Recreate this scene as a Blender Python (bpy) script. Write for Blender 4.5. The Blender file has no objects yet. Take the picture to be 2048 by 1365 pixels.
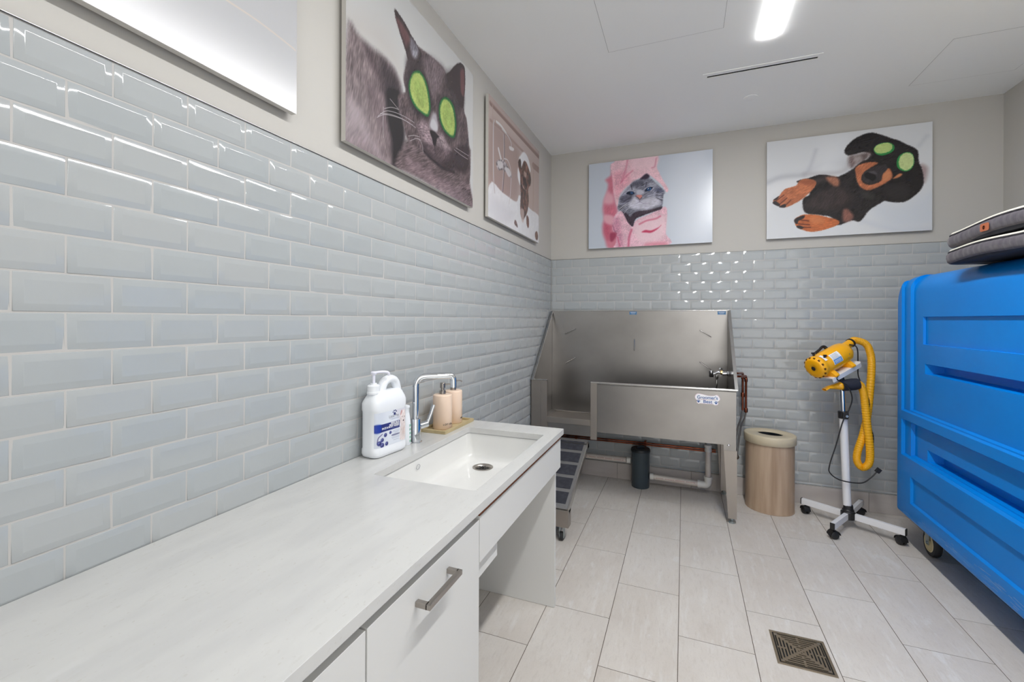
import bpy, bmesh, math, random
import numpy as np
from mathutils import Vector, Matrix, Quaternion

random.seed(7)
scene = bpy.context.scene
COL = scene.collection
PI = math.pi

# ------------------------------------------------------------------ camera, world, exposure
cam_data = bpy.data.cameras.new('camera')
cam = bpy.data.objects.new('camera', cam_data); COL.objects.link(cam)
YAW, ROLL, F_PX, V0 = 0.3725, -0.0039, 880.2, 639.8
cam_data.sensor_width = 36.0; cam_data.sensor_fit = 'HORIZONTAL'
cam_data.lens = 36.0 * F_PX / 2048
cam_data.shift_y = -(682.5 - V0) / 2048
cam_data.clip_start = 0.02
cam.location = (1.1525, -3.9482, 1.3925)
cam.rotation_euler = (Matrix.Rotation(YAW, 4, 'Z') @ Matrix.Rotation(PI / 2, 4, 'X') @ Matrix.Rotation(-ROLL, 4, 'Z')).to_euler()
scene.camera = cam

world = bpy.data.worlds.new('world'); scene.world = world; world.use_nodes = True
world.node_tree.nodes['Background'].inputs[0].default_value = (1.0, 0.99, 0.97, 1)
world.node_tree.nodes['Background'].inputs[1].default_value = 1.3  # fill light, enters through the opening added behind the camera
vs = scene.view_settings
vs.view_transform = 'Standard'; vs.look = 'None'; vs.gamma = 1; vs.use_curve_mapping = False
vs.exposure = 0.55
scene.cycles.max_bounces = 10
scene.cycles.diffuse_bounces = 6
scene.cycles.glossy_bounces = 5
scene.cycles.caustics_reflective = False
scene.cycles.use_denoising = True
STRIP = 63.0          # emission of the ceiling strip lens

# ------------------------------------------------------------------ materials
def lin(c):
    return tuple((x / 255 / 12.92) if x / 255 <= 0.04045 else ((x / 255 + 0.055) / 1.055) ** 2.4 for x in c)
def mat(name, rgb, rough=0.5, metal=0.0, spec=0.5, coat=0.0, noise=None, bump=None, emit=None, sheen=0.0, trans=0.0):
    m = bpy.data.materials.new(name); m.use_nodes = True
    nt = m.node_tree; b = nt.nodes['Principled BSDF']
    c = lin(rgb)
    b.inputs['Base Color'].default_value = (*c, 1)
    b.inputs['Roughness'].default_value = rough
    b.inputs['Metallic'].default_value = metal
    b.inputs['Specular IOR Level'].default_value = spec
    b.inputs['Coat Weight'].default_value = coat
    b.inputs['Sheen Weight'].default_value = sheen
    b.inputs['Transmission Weight'].default_value = trans
    if emit:
        b.inputs['Emission Color'].default_value = (*emit[0], 1); b.inputs['Emission Strength'].default_value = emit[1]
    tc = None
    def coords(scale):
        t = nt.nodes.new('ShaderNodeTexCoord'); mp = nt.nodes.new('ShaderNodeMapping')
        mp.inputs['Scale'].default_value = scale
        nt.links.new(t.outputs['Object'], mp.inputs['Vector']); return mp
    if noise:   # (scale xyz, detail, rgb2, low, high)
        sc, det, rgb2, lo, hi = noise
        mp = coords(sc); n = nt.nodes.new('ShaderNodeTexNoise'); n.inputs['Scale'].default_value = 1; n.inputs['Detail'].default_value = det
        r = nt.nodes.new('ShaderNodeValToRGB'); r.color_ramp.elements[0].position = lo; r.color_ramp.elements[1].position = hi
        r.color_ramp.elements[0].color = (*c, 1); r.color_ramp.elements[1].color = (*lin(rgb2), 1)
        nt.links.new(mp.outputs[0], n.inputs['Vector']); nt.links.new(n.outputs['Fac'], r.inputs[0])
        nt.links.new(r.outputs[0], b.inputs['Base Color'])
    if bump:    # (scale xyz, detail, strength, distance)
        sc, det, st, di = bump
        mp = coords(sc); n = nt.nodes.new('ShaderNodeTexNoise'); n.inputs['Scale'].default_value = 1; n.inputs['Detail'].default_value = det
        bp = nt.nodes.new('ShaderNodeBump'); bp.inputs['Strength'].default_value = st; bp.inputs['Distance'].default_value = di
        nt.links.new(mp.outputs[0], n.inputs['Vector']); nt.links.new(n.outputs['Fac'], bp.inputs['Height'])
        nt.links.new(bp.outputs[0], b.inputs['Normal'])
    return m
def attr_mat(name, rough=0.4, spec=0.5, coat=0.0):
    m = bpy.data.materials.new(name); m.use_nodes = True
    nt = m.node_tree; b = nt.nodes['Principled BSDF']
    a = nt.nodes.new('ShaderNodeAttribute'); a.attribute_name = 'Col'
    nt.links.new(a.outputs['Color'], b.inputs['Base Color'])
    b.inputs['Roughness'].default_value = rough; b.inputs['Specular IOR Level'].default_value = spec
    b.inputs['Coat Weight'].default_value = coat
    return m
def vary_mat(name, rgb, rgb2, rough, noise=None, bump=None, spec=0.5, wave=None):
    """tile material: every tile carries its own random value in the 'rnd' attribute"""
    m = mat(name, rgb, rough, spec=spec, noise=noise, bump=bump)
    nt = m.node_tree; b = nt.nodes['Principled BSDF']
    a = nt.nodes.new('ShaderNodeAttribute'); a.attribute_name = 'rnd'
    mx = nt.nodes.new('ShaderNodeMix'); mx.data_type = 'RGBA'
    if b.inputs['Base Color'].links:
        nt.links.new(b.inputs['Base Color'].links[0].from_socket, mx.inputs[6])
    else:
        mx.inputs[6].default_value = (*lin(rgb), 1)
    mx.inputs[7].default_value = (*lin(rgb2), 1)
    ml = nt.nodes.new('ShaderNodeMath'); ml.operation = 'MULTIPLY'; ml.inputs[1].default_value = 0.6
    nt.links.new(a.outputs['Fac'], ml.inputs[0]); nt.links.new(ml.outputs[0], mx.inputs[0])
    nt.links.new(mx.outputs[2], b.inputs['Base Color'])
    return m

M = {}
M['paint'] = mat('wall_paint', (193, 190, 184), 0.65, bump=((120, 120, 120), 3, 0.05, 0.001))
M['ceiling'] = mat('ceiling_paint', (250, 250, 248), 0.75)
M['tile'] = vary_mat('glazed_tile', (171, 176, 178), (178, 180, 180), 0.07, noise=((9, 9, 9), 3, (169, 174, 176), 0.35, 0.7), bump=((14, 14, 14), 2, 0.07, 0.004))
M['grout'] = mat('wall_grout', (188, 186, 183), 0.85)
M['floor_tile'] = vary_mat('stone_floor_tile', (208, 202, 195), (215, 211, 206), 0.42)
M['floor_grout'] = mat('floor_grout', (96, 86, 76), 0.9)
M['base_tile'] = mat('baseboard_tile', (194, 188, 184), 0.4, noise=((3, 6, 12), 5, (182, 174, 170), 0.35, 0.7))
M['white_lam'] = mat('white_laminate', (213, 213, 211), 0.38)
M['quartz'] = mat('quartz', (203, 203, 201), 0.26, noise=((16, 5, 16), 8, (196, 196, 195), 0.42, 0.68))
M['mdf'] = mat('raw_board_edge', (120, 70, 44), 0.9)
M['porcelain'] = mat('porcelain', (224, 224, 222), 0.12, coat=0.4)
M['chrome'] = mat('chrome', (225, 228, 232), 0.05, metal=1)
M['nickel'] = mat('brushed_nickel', (168, 162, 156), 0.32, metal=1)
M['steel'] = mat('brushed_steel', (168, 165, 162), 0.33, metal=1, noise=((2.2, 2.2, 2.6), 4, (152, 149, 146), 0.35, 0.7), bump=((3, 3, 260), 2, 0.05, 0.0006))
M['steel_edge'] = mat('steel_rim', (200, 199, 197), 0.22, metal=1)
M['steel_leg'] = mat('steel_leg', (172, 165, 158), 0.42, metal=1)
M['steel_dark'] = mat('steel_underside', (110, 108, 106), 0.4, metal=1)
M['alu'] = mat('aluminium', (176, 176, 176), 0.4, metal=1)
M['grip'] = mat('grip_tape', (44, 45, 53), 0.9, noise=((40, 40, 40), 4, (58, 59, 67), 0.4, 0.7))
M['black'] = mat('black_plastic', (28, 28, 30), 0.45)
M['rubber'] = mat('rubber', (45, 45, 46), 0.7)
M['dark'] = mat('dark_void', (10, 10, 11), 0.8)
M['copper'] = mat('copper', (158, 90, 66), 0.3, metal=1, noise=((14, 14, 14), 4, (108, 56, 40), 0.4, 0.65))
M['brass'] = mat('brass', (200, 160, 90), 0.25, metal=1)
M['pvc'] = mat('pvc', (222, 214, 204), 0.35, noise=((5, 5, 5), 3, (206, 190, 182), 0.4, 0.7))
M['pvc_white'] = mat('pvc_fitting', (226, 224, 218), 0.3)
M['print_red'] = mat('pipe_marking', (176, 120, 112), 0.6)
M['trap'] = mat('slate_plastic', (58, 70, 78), 0.35)
M['flex'] = mat('braided_hose', (150, 150, 152), 0.35, metal=0.8, bump=((400, 400, 400), 1, 0.4, 0.001))
M['yellow'] = mat('yellow_plastic', (250, 178, 14), 0.3, coat=0.2)
M['hose_yellow'] = mat('yellow_hose', (236, 172, 20), 0.45)
M['white_metal'] = mat('white_powder_coat', (232, 232, 234), 0.35)
M['blue'] = mat('blue_plastic', (0, 126, 216), 0.34, spec=0.2, noise=((2.5, 2.5, 2.5), 3, (0, 133, 224), 0.35, 0.7), bump=((60, 60, 60), 3, 0.06, 0.001))
M['scuff'] = mat('scuffed_plastic', (48, 132, 212), 0.6)
M['scuff_white'] = mat('scratch', (150, 178, 216), 0.7)
M['cream'] = mat('cream_ceramic', (240, 214, 192), 0.35)
M['wood_tray'] = mat('tray_wood', (196, 180, 142), 0.5, noise=((30, 4, 30), 4, (182, 164, 124), 0.35, 0.7))
M['bin_lid'] = mat('bin_lid', (206, 193, 166), 0.45)
M['bin_wood'] = mat('bin_wood', (192, 168, 144), 0.5, noise=((22, 22, 1.6), 6, (160, 134, 110), 0.35, 0.72))
M['bin_liner'] = mat('bin_liner', (22, 26, 32), 0.3)
M['bed_fabric'] = mat('bed_fabric', (80, 75, 84), 0.75, sheen=0.2, noise=((50, 50, 50), 3, (68, 63, 73), 0.35, 0.7), bump=((90, 90, 14), 3, 0.25, 0.004))
M['bed_base'] = mat('bed_base', (30, 34, 48), 0.8)
M['fleece'] = mat('fleece', (228, 222, 208), 0.95, sheen=0.5, bump=((260, 260, 260), 3, 0.8, 0.004))
M['piping'] = mat('bed_piping', (44, 42, 50), 0.7)
M['leather'] = mat('leather', (176, 100, 66), 0.55)
M['leather_mark'] = mat('leather_mark', (130, 66, 40), 0.6)
M['bronze'] = mat('drain_bronze', (160, 146, 126), 0.4, metal=0.85)
M['frame_edge'] = mat('picture_edge', (206, 203, 198), 0.45, metal=0.3)
M['print'] = attr_mat('printed_picture', 0.22, 0.5)
M['label_print'] = attr_mat('printed_label', 0.35)
M['hdpe'] = mat('white_bottle', (236, 239, 243), 0.32)
M['navy'] = mat('navy_ink', (34, 42, 104), 0.5)
M['ink'] = mat('grey_ink', (120, 124, 134), 0.6)
M['black_ink'] = mat('black_ink', (40, 36, 38), 0.6)
M['white_ink'] = mat('white_ink', (244, 244, 246), 0.5)
M['green_ink'] = mat('green_ink', (148, 196, 176), 0.5)
M['decal_blue'] = mat('blue_decal', (70, 122, 168), 0.4)
M['sky_ink'] = mat('sky_blue_ink', (90, 150, 210), 0.45)
M['logo_blue'] = mat('logo_blue', (62, 96, 156), 0.45)
M['logo_rim'] = mat('logo_rim', (236, 218, 226), 0.45)
M['red'] = mat('red_button', (206, 30, 20), 0.4)
M['wheel_hub'] = mat('cream_hub', (206, 192, 150), 0.5)
M['zinc'] = mat('zinc', (170, 180, 182), 0.35, metal=0.9)
M['lens'] = mat('strip_lens', (255, 255, 255), 0.5, emit=((1, 1, 1), STRIP))

def floor_nodes():
    m = M['floor_tile']; nt = m.node_tree; b = nt.nodes['Principled BSDF']
    base = b.inputs['Base Color'].links[0].from_socket
    t = nt.nodes.new('ShaderNodeTexCoord')
    off = nt.nodes.new('ShaderNodeAttribute'); off.attribute_name = 'rnd'
    ml = nt.nodes.new('ShaderNodeMath'); ml.operation = 'MULTIPLY'; ml.inputs[1].default_value = 57.0
    nt.links.new(off.outputs['Fac'], ml.inputs[0])
    cb = nt.nodes.new('ShaderNodeCombineXYZ'); nt.links.new(ml.outputs[0], cb.inputs[0]); nt.links.new(ml.outputs[0], cb.inputs[2])
    ad = nt.nodes.new('ShaderNodeVectorMath'); ad.operation = 'ADD'
    nt.links.new(t.outputs['Object'], ad.inputs[0]); nt.links.new(cb.outputs[0], ad.inputs[1])
    prev = base
    for scale, det, rgb, lo, hi, fac in (((3.2, 1.8, 1), 5, (193, 184, 175), 0.42, 0.72, 0.6), ((30, 4.2, 1), 6, (222, 221, 219), 0.54, 0.74, 0.60), ((70, 16, 1), 5, (176, 168, 160), 0.52, 0.72, 0.32), ((9, 4.0, 1), 8, (226, 226, 225), 0.61, 0.66, 0.4), ((180, 90, 1), 3, (186, 179, 172), 0.5, 0.75, 0.3)):
        mp = nt.nodes.new('ShaderNodeMapping'); mp.inputs['Scale'].default_value = scale
        mp.inputs['Rotation'].default_value = (0, 0, 0.12)
        nt.links.new(ad.outputs[0], mp.inputs[0])
        n = nt.nodes.new('ShaderNodeTexNoise'); n.inputs['Scale'].default_value = 1; n.inputs['Detail'].default_value = det; n.inputs['Roughness'].default_value = 0.65
        nt.links.new(mp.outputs[0], n.inputs['Vector'])
        r = nt.nodes.new('ShaderNodeMapRange'); r.inputs['From Min'].default_value = lo; r.inputs['From Max'].default_value = hi; r.inputs['To Max'].default_value = fac
        nt.links.new(n.outputs['Fac'], r.inputs['Value'])
        mx = nt.nodes.new('ShaderNodeMix'); mx.data_type = 'RGBA'
        nt.links.new(r.outputs[0], mx.inputs[0]); nt.links.new(prev, mx.inputs[6]); mx.inputs[7].default_value = (*lin(rgb), 1)
        prev = mx.outputs[2]
    nt.links.new(prev, b.inputs['Base Color'])
floor_nodes()
def quartz_nodes():
    m = M['quartz']; nt = m.node_tree; b = nt.nodes['Principled BSDF']
    base = b.inputs['Base Color'].links[0].from_socket
    t = nt.nodes.new('ShaderNodeTexCoord'); prev = base
    for scale, det, rgb, lo, hi, fac in (((60, 18, 60), 3, (192, 191, 188), 0.62, 0.72, 0.4), ((5, 1.2, 5), 6, (222, 222, 222), 0.63, 0.70, 0.45), ((120, 90, 120), 2, (190, 187, 182), 0.66, 0.72, 0.5)):
        mp = nt.nodes.new('ShaderNodeMapping'); mp.inputs['Scale'].default_value = scale; mp.inputs['Rotation'].default_value = (0, 0, 0.25)
        nt.links.new(t.outputs['Object'], mp.inputs[0])
        n = nt.nodes.new('ShaderNodeTexNoise'); n.inputs['Scale'].default_value = 1; n.inputs['Detail'].default_value = det
        nt.links.new(mp.outputs[0], n.inputs['Vector'])
        r = nt.nodes.new('ShaderNodeMapRange'); r.inputs['From Min'].default_value = lo; r.inputs['From Max'].default_value = hi; r.inputs['To Max'].default_value = fac
        nt.links.new(n.outputs['Fac'], r.inputs['Value'])
        mx = nt.nodes.new('ShaderNodeMix'); mx.data_type = 'RGBA'
        nt.links.new(r.outputs[0], mx.inputs[0]); nt.links.new(prev, mx.inputs[6]); mx.inputs[7].default_value = (*lin(rgb), 1)
        prev = mx.outputs[2]
    nt.links.new(prev, b.inputs['Base Color'])
quartz_nodes()

# ------------------------------------------------------------------ object helpers
def tag(o, label=None, cat=None, group=None, kind=None):
    if label: o['label'] = label
    if cat: o['category'] = cat
    if group: o['group'] = group
    if kind: o['kind'] = kind
    return o
def thing(name, label, cat, loc, group=None):
    o = bpy.data.objects.new(name, None); COL.objects.link(o)
    o.location = loc; o.empty_display_size = 0.05
    return tag(o, label, cat, group)
def origin(o):
    v = Vector((0, 0, 0))
    while o is not None:
        v += o.location; o = o.parent
    return v

class MB:
    """collects shapes in world coordinates; build() links them as ONE mesh object"""
    def __init__(s): s.v = []; s.f = []; s.mi = []; s.cur = 0
    def add(s, vs, fs):
        n = len(s.v); s.v += [tuple(x) for x in vs]
        for f in fs: s.f.append([i + n for i in f]); s.mi.append(s.cur)
        return s
    def box(s, x0, x1, y0, y1, z0, z1, mtx=None):
        vs = [(x, y, z) for z in (z0, z1) for y in (y0, y1) for x in (x0, x1)]
        if mtx is not None: vs = [mtx @ Vector(p) for p in vs]
        return s.add(vs, [(0, 2, 3, 1), (4, 5, 7, 6), (0, 1, 5, 4), (2, 6, 7, 3), (0, 4, 6, 2), (1, 3, 7, 5)])
    def prism(s, pts, axis, a, b, mtx=None):
        """polygon pts (2D) extruded along axis 0/1/2 from a to b"""
        def P(p, h):
            q = [p[0], p[1]]; q.insert(axis, h); return Vector(q) if mtx is None else mtx @ Vector(q)
        n = len(pts); vs = [P(p, a) for p in pts] + [P(p, b) for p in pts]
        fs = [list(range(n))[::-1], list(range(n, 2 * n))] + [(i, (i + 1) % n, n + (i + 1) % n, n + i) for i in range(n)]
        return s.add(vs, fs)
    def loft(s, rings, cap0=True, cap1=True, closed=True):
        n = len(rings[0]); vs = [p for r in rings for p in r]; fs = []
        for k in range(len(rings) - 1):
            for i in range(n if closed else n - 1):
                j = (i + 1) % n
                fs.append((k * n + i, k * n + j, (k + 1) * n + j, (k + 1) * n + i))
        if cap0: fs.append(list(range(n))[::-1])
        if cap1: fs.append([(len(rings) - 1) * n + i for i in range(n)])
        return s.add(vs, fs)
    def tube(s, path, r, n=14, cap=True, rfun=None, squash=1.0):
        path = [Vector(p) for p in path]; rings = []; prev = None
        for i, p in enumerate(path):
            t = (path[min(i + 1, len(path) - 1)] - path[max(i - 1, 0)]).normalized()
            if prev is None:
                a = Vector((0, 0, 1)) if abs(t.z) < 0.9 else Vector((1, 0, 0)); u = t.cross(a).normalized()
            else: u = (prev - t * prev.dot(t)).normalized()
            prev = u; w = t.cross(u)
            rr = r if rfun is None else rfun(i)
            rings.append([p + u * (math.cos(2 * PI * k / n) * rr) + w * (math.sin(2 * PI * k / n) * rr * squash) for k in range(n)])
        return s.loft(rings, cap, cap)
    def cyl(s, a, b, r, n=24, r2=None):
        r2 = r if r2 is None else r2
        return s.tube([a, b], r, n, rfun=lambda i: r if i == 0 else r2)
    def lathe(s, prof, base, axis=(0, 0, 1), n=36, cap0=True, cap1=True, up=None, sx=1.0, sy=1.0):
        """prof: list of (radius, height) along axis from base"""
        t = Vector(axis).normalized()
        a = Vector(up) if up else (Vector((0, 0, 1)) if abs(t.z) < 0.9 else Vector((1, 0, 0)))
        u = t.cross(a).normalized(); w = t.cross(u); base = Vector(base)
        rings = [[base + t * h + u * (r * sx * math.cos(2 * PI * k / n)) + w * (r * sy * math.sin(2 * PI * k / n)) for k in range(n)] for r, h in prof]
        return s.loft(rings, cap0, cap1)
    def sphere(s, c, r, n=16, m=10):
        prof = [(r * math.sin(PI * i / m) + 1e-5, -r * math.cos(PI * i / m)) for i in range(m + 1)]
        return s.lathe(prof, c, n=n)
    def build(s, name, mats, parent=None, org=None, angle=35, bevel=0, seg=2, wn=False, sub=0):
        if not isinstance(mats, (list, tuple)): mats = [mats]
        o0 = origin(parent) if parent is not None else Vector(org if org is not None else (0, 0, 0))
        me = bpy.data.meshes.new(name)
        me.from_pydata([tuple(Vector(p) - o0) for p in s.v], [], s.f)
        for m in mats: me.materials.append(m)
        for p, i in zip(me.polygons, s.mi): p.material_index = i
        bm = bmesh.new(); bm.from_mesh(me); bmesh.ops.recalc_face_normals(bm, faces=bm.faces); bm.to_mesh(me); bm.free()
        me.shade_smooth(); me.set_sharp_from_angle(angle=math.radians(angle))
        o = bpy.data.objects.new(name, me); COL.objects.link(o)
        if parent is not None: o.parent = parent
        else: o.location = o0
        if bevel:
            b = o.modifiers.new('bevel', 'BEVEL'); b.width = bevel; b.segments = seg; b.limit_method = 'ANGLE'; b.angle_limit = math.radians(40); b.harden_normals = True
        if sub:
            b = o.modifiers.new('sub', 'SUBSURF'); b.levels = sub; b.render_levels = sub
        if wn:
            b = o.modifiers.new('wn', 'WEIGHTED_NORMAL'); b.keep_sharp = True
        return o

def spline(pts, n=8, closed=False):
    pts = [Vector(p) for p in pts]; out = []; m = len(pts)
    rng = range(m if closed else m - 1)
    for i in rng:
        p1, p2 = pts[i], pts[(i + 1) % m]
        p0 = pts[(i - 1) % m] if (closed or i > 0) else p1 * 2 - p2
        p3 = pts[(i + 2) % m] if (closed or i + 2 < m) else p2 * 2 - p1
        for k in range(n):
            t = k / n
            out.append(0.5 * ((2 * p1) + (p2 - p0) * t + (2 * p0 - 5 * p1 + 4 * p2 - p3) * t * t + (3 * p1 - p0 - 3 * p2 + p3) * t ** 3))
    if not closed: out.append(pts[-1])
    return out
def fillet_path(pts, r, n=8):
    pts = [Vector(p) for p in pts]; out = [pts[0]]
    for i in range(1, len(pts) - 1):
        a = (pts[i - 1] - pts[i]); b = (pts[i + 1] - pts[i]); rr = min(r, a.length * 0.49, b.length * 0.49)
        p0 = pts[i] + a.normalized() * rr; p1 = pts[i] + b.normalized() * rr
        for k in range(n + 1):
            t = k / n; out.append(p0 * (1 - t) ** 2 + pts[i] * 2 * t * (1 - t) + p1 * t * t)
    out.append(pts[-1]); return out
def rrect(x0, x1, y0, y1, r, n=8):
    """rounded rectangle, 4*(n+1) points, counter-clockwise"""
    out = []
    for cx, cy, a0 in ((x1 - r, y1 - r, 0), (x0 + r, y1 - r, 90), (x0 + r, y0 + r, 180), (x1 - r, y0 + r, 270)):
        for k in range(n + 1):
            a = math.radians(a0 + 90 * k / n); out.append((cx + r * math.cos(a), cy + r * math.sin(a)))
    return out
def boolean(o, cutters, op='DIFFERENCE'):
    for c in cutters:
        md = o.modifiers.new('b', 'BOOLEAN'); md.operation = op; md.object = c; md.solver = 'EXACT'
    bpy.context.view_layer.update()
    dg = bpy.context.evaluated_depsgraph_get()
    me = bpy.data.meshes.new_from_object(o.evaluated_get(dg))
    old = o.data; o.modifiers.clear(); me.name = old.name; o.data = me
    for c in cutters: bpy.data.objects.remove(c, do_unlink=True)
    me.shade_smooth(); me.set_sharp_from_angle(angle=math.radians(30))
    return o
FACE_X = Matrix(((0, 0, 1, 0), (1, 0, 0, 0), (0, 1, 0, 0), (0, 0, 0, 1)))      # text x -> +y, y -> +z, faces +x
FACE_Y = Matrix(((1, 0, 0, 0), (0, 0, -1, 0), (0, 1, 0, 0), (0, 0, 0, 1)))     # text x -> +x, y -> +z, faces -y
def text(name, body, size, mtx, m, parent, depth=0.0004, align='LEFT', bold=0.0, sx=1.0):
    cu = bpy.data.curves.new(name, 'FONT'); cu.body = body; cu.size = size; cu.extrude = depth; cu.align_x = align; cu.offset = bold
    to = bpy.data.objects.new('tmp', cu); COL.objects.link(to); bpy.context.view_layer.update()
    me = bpy.data.meshes.new_from_object(to.evaluated_get(bpy.context.evaluated_depsgraph_get()))
    bpy.data.objects.remove(to, do_unlink=True)
    me.transform(Matrix.Translation(-origin(parent)) @ mtx @ Matrix.Diagonal((sx, 1, 1, 1))); me.materials.clear(); me.materials.append(m)
    o = bpy.data.objects.new(name, me); COL.objects.link(o); o.parent = parent
    return o

# ------------------------------------------------------------------ painting printed surfaces (colours of the print only)
def vnoise(x, y, seed):
    rs = np.random.RandomState(seed); T = rs.rand(64, 64)
    xi = np.floor(x).astype(int); yi = np.floor(y).astype(int); fx = x - xi; fy = y - yi
    fx = fx * fx * (3 - 2 * fx); fy = fy * fy * (3 - 2 * fy)
    g = lambda a, b: T[a % 64, b % 64]
    return (g(xi, yi) * (1 - fx) + g(xi + 1, yi) * fx) * (1 - fy) + (g(xi, yi + 1) * (1 - fx) + g(xi + 1, yi + 1) * fx) * fy
def paint(spec, w, h, nx, ny):
    bg, layers = spec
    X, Y = np.meshgrid(np.linspace(0, w, nx), np.linspace(0, h, ny))
    C = np.ones((ny, nx, 3)) * np.array(bg, float)
    for li, (kind, rgb, blur, op, tex, pts) in enumerate(layers):
        P = [Vector((a, b, 0)) for a, b in pts]
        if len(P) > 2: P = spline(P, 4, closed=(kind == 'P'))
        A = np.array([(p.x, p.y) for p in P]); pad = blur * 2.5 + (tex if kind == 'L' else 0) + 0.004
        ix0 = max(0, int((A[:, 0].min() - pad) / w * nx)); ix1 = min(nx, int((A[:, 0].max() + pad) / w * nx) + 2)
        iy0 = max(0, int((A[:, 1].min() - pad) / h * ny)); iy1 = min(ny, int((A[:, 1].max() + pad) / h * ny) + 2)
        if ix1 <= ix0 or iy1 <= iy0: continue
        x = X[iy0:iy1, ix0:ix1]; y = Y[iy0:iy1, ix0:ix1]
        # a little jitter of the outline for fur
        if kind == 'P' and tex:
            jx = (vnoise(x / 0.004, y / 0.004, li + 50) - 0.5) * 0.005; jy = (vnoise(x / 0.004, y / 0.004, li + 90) - 0.5) * 0.005
        else: jx = jy = 0
        xx = x + jx; yy = y + jy
        d2 = np.full(x.shape, 1e9); inside = np.zeros(x.shape, bool)
        n = len(A)
        for i in range(n if kind == 'P' else n - 1):
            ax, ay = A[i]; bx, by = A[(i + 1) % n]; ex, ey = bx - ax, by - ay
            t = np.clip(((xx - ax) * ex + (yy - ay) * ey) / (ex * ex + ey * ey + 1e-12), 0, 1)
            d2 = np.minimum(d2, (xx - ax - t * ex) ** 2 + (yy - ay - t * ey) ** 2)
            if kind == 'P':
                c = ((ay > yy) != (by > yy)) & (xx < (bx - ax) * (yy - ay) / (by - ay + 1e-12) + ax); inside ^= c
        d = np.sqrt(d2)
        sd = np.where(inside, d, -d) if kind == 'P' else tex / 2 - d
        a = np.clip(sd / (2 * blur) + 0.5, 0, 1); a = a * a * (3 - 2 * a) * op
        col = np.ones(x.shape + (3,)) * np.array(rgb, float)
        if kind == 'P' and tex:
            amp, ang, ln, wd = tex; ca, sa = math.cos(math.radians(ang)), math.sin(math.radians(ang))
            u = x * ca + y * sa; v = -x * sa + y * ca
            nz = 0.45 * vnoise(u / ln + 7, v / wd + 3, li) + 0.35 * vnoise(u / ln * 1.9, v / wd * 1.7, li + 11) + 0.35 * vnoise(x / 0.035, y / 0.035, li + 5) - 0.575
            col = col * (1 + 2.9 * amp * nz)[..., None]
        C[iy0:iy1, ix0:ix1] = C[iy0:iy1, ix0:ix1] * (1 - a[..., None]) + col * a[..., None]
    return np.clip(C, 0, 255)
def painted_grid(name, spec, w, h, nx, ny, fn, m, parent):
    C = paint(spec, w, h, nx, ny) / 255
    L = np.where(C <= 0.04045, C / 12.92, ((C + 0.055) / 1.055) ** 2.4)
    o0 = origin(parent); vsx = np.linspace(0, w, nx); vsy = np.linspace(0, h, ny)
    V = [tuple(Vector(fn(a, b)) - o0) for b in vsy for a in vsx]
    Fc = [(j * nx + i, j * nx + i + 1, (j + 1) * nx + i + 1, (j + 1) * nx + i) for j in range(ny - 1) for i in range(nx - 1)]
    me = bpy.data.meshes.new(name); me.from_pydata(V, [], Fc); me.materials.append(m)
    ca = me.color_attributes.new('Col', 'FLOAT_COLOR', 'POINT')
    buf = np.ones((ny * nx, 4), np.float32); buf[:, :3] = L.reshape(-1, 3); ca.data.foreach_set('color', buf.ravel())
    me.shade_smooth(); o = bpy.data.objects.new(name, me); COL.objects.link(o); o.parent = parent
    return o

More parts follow.
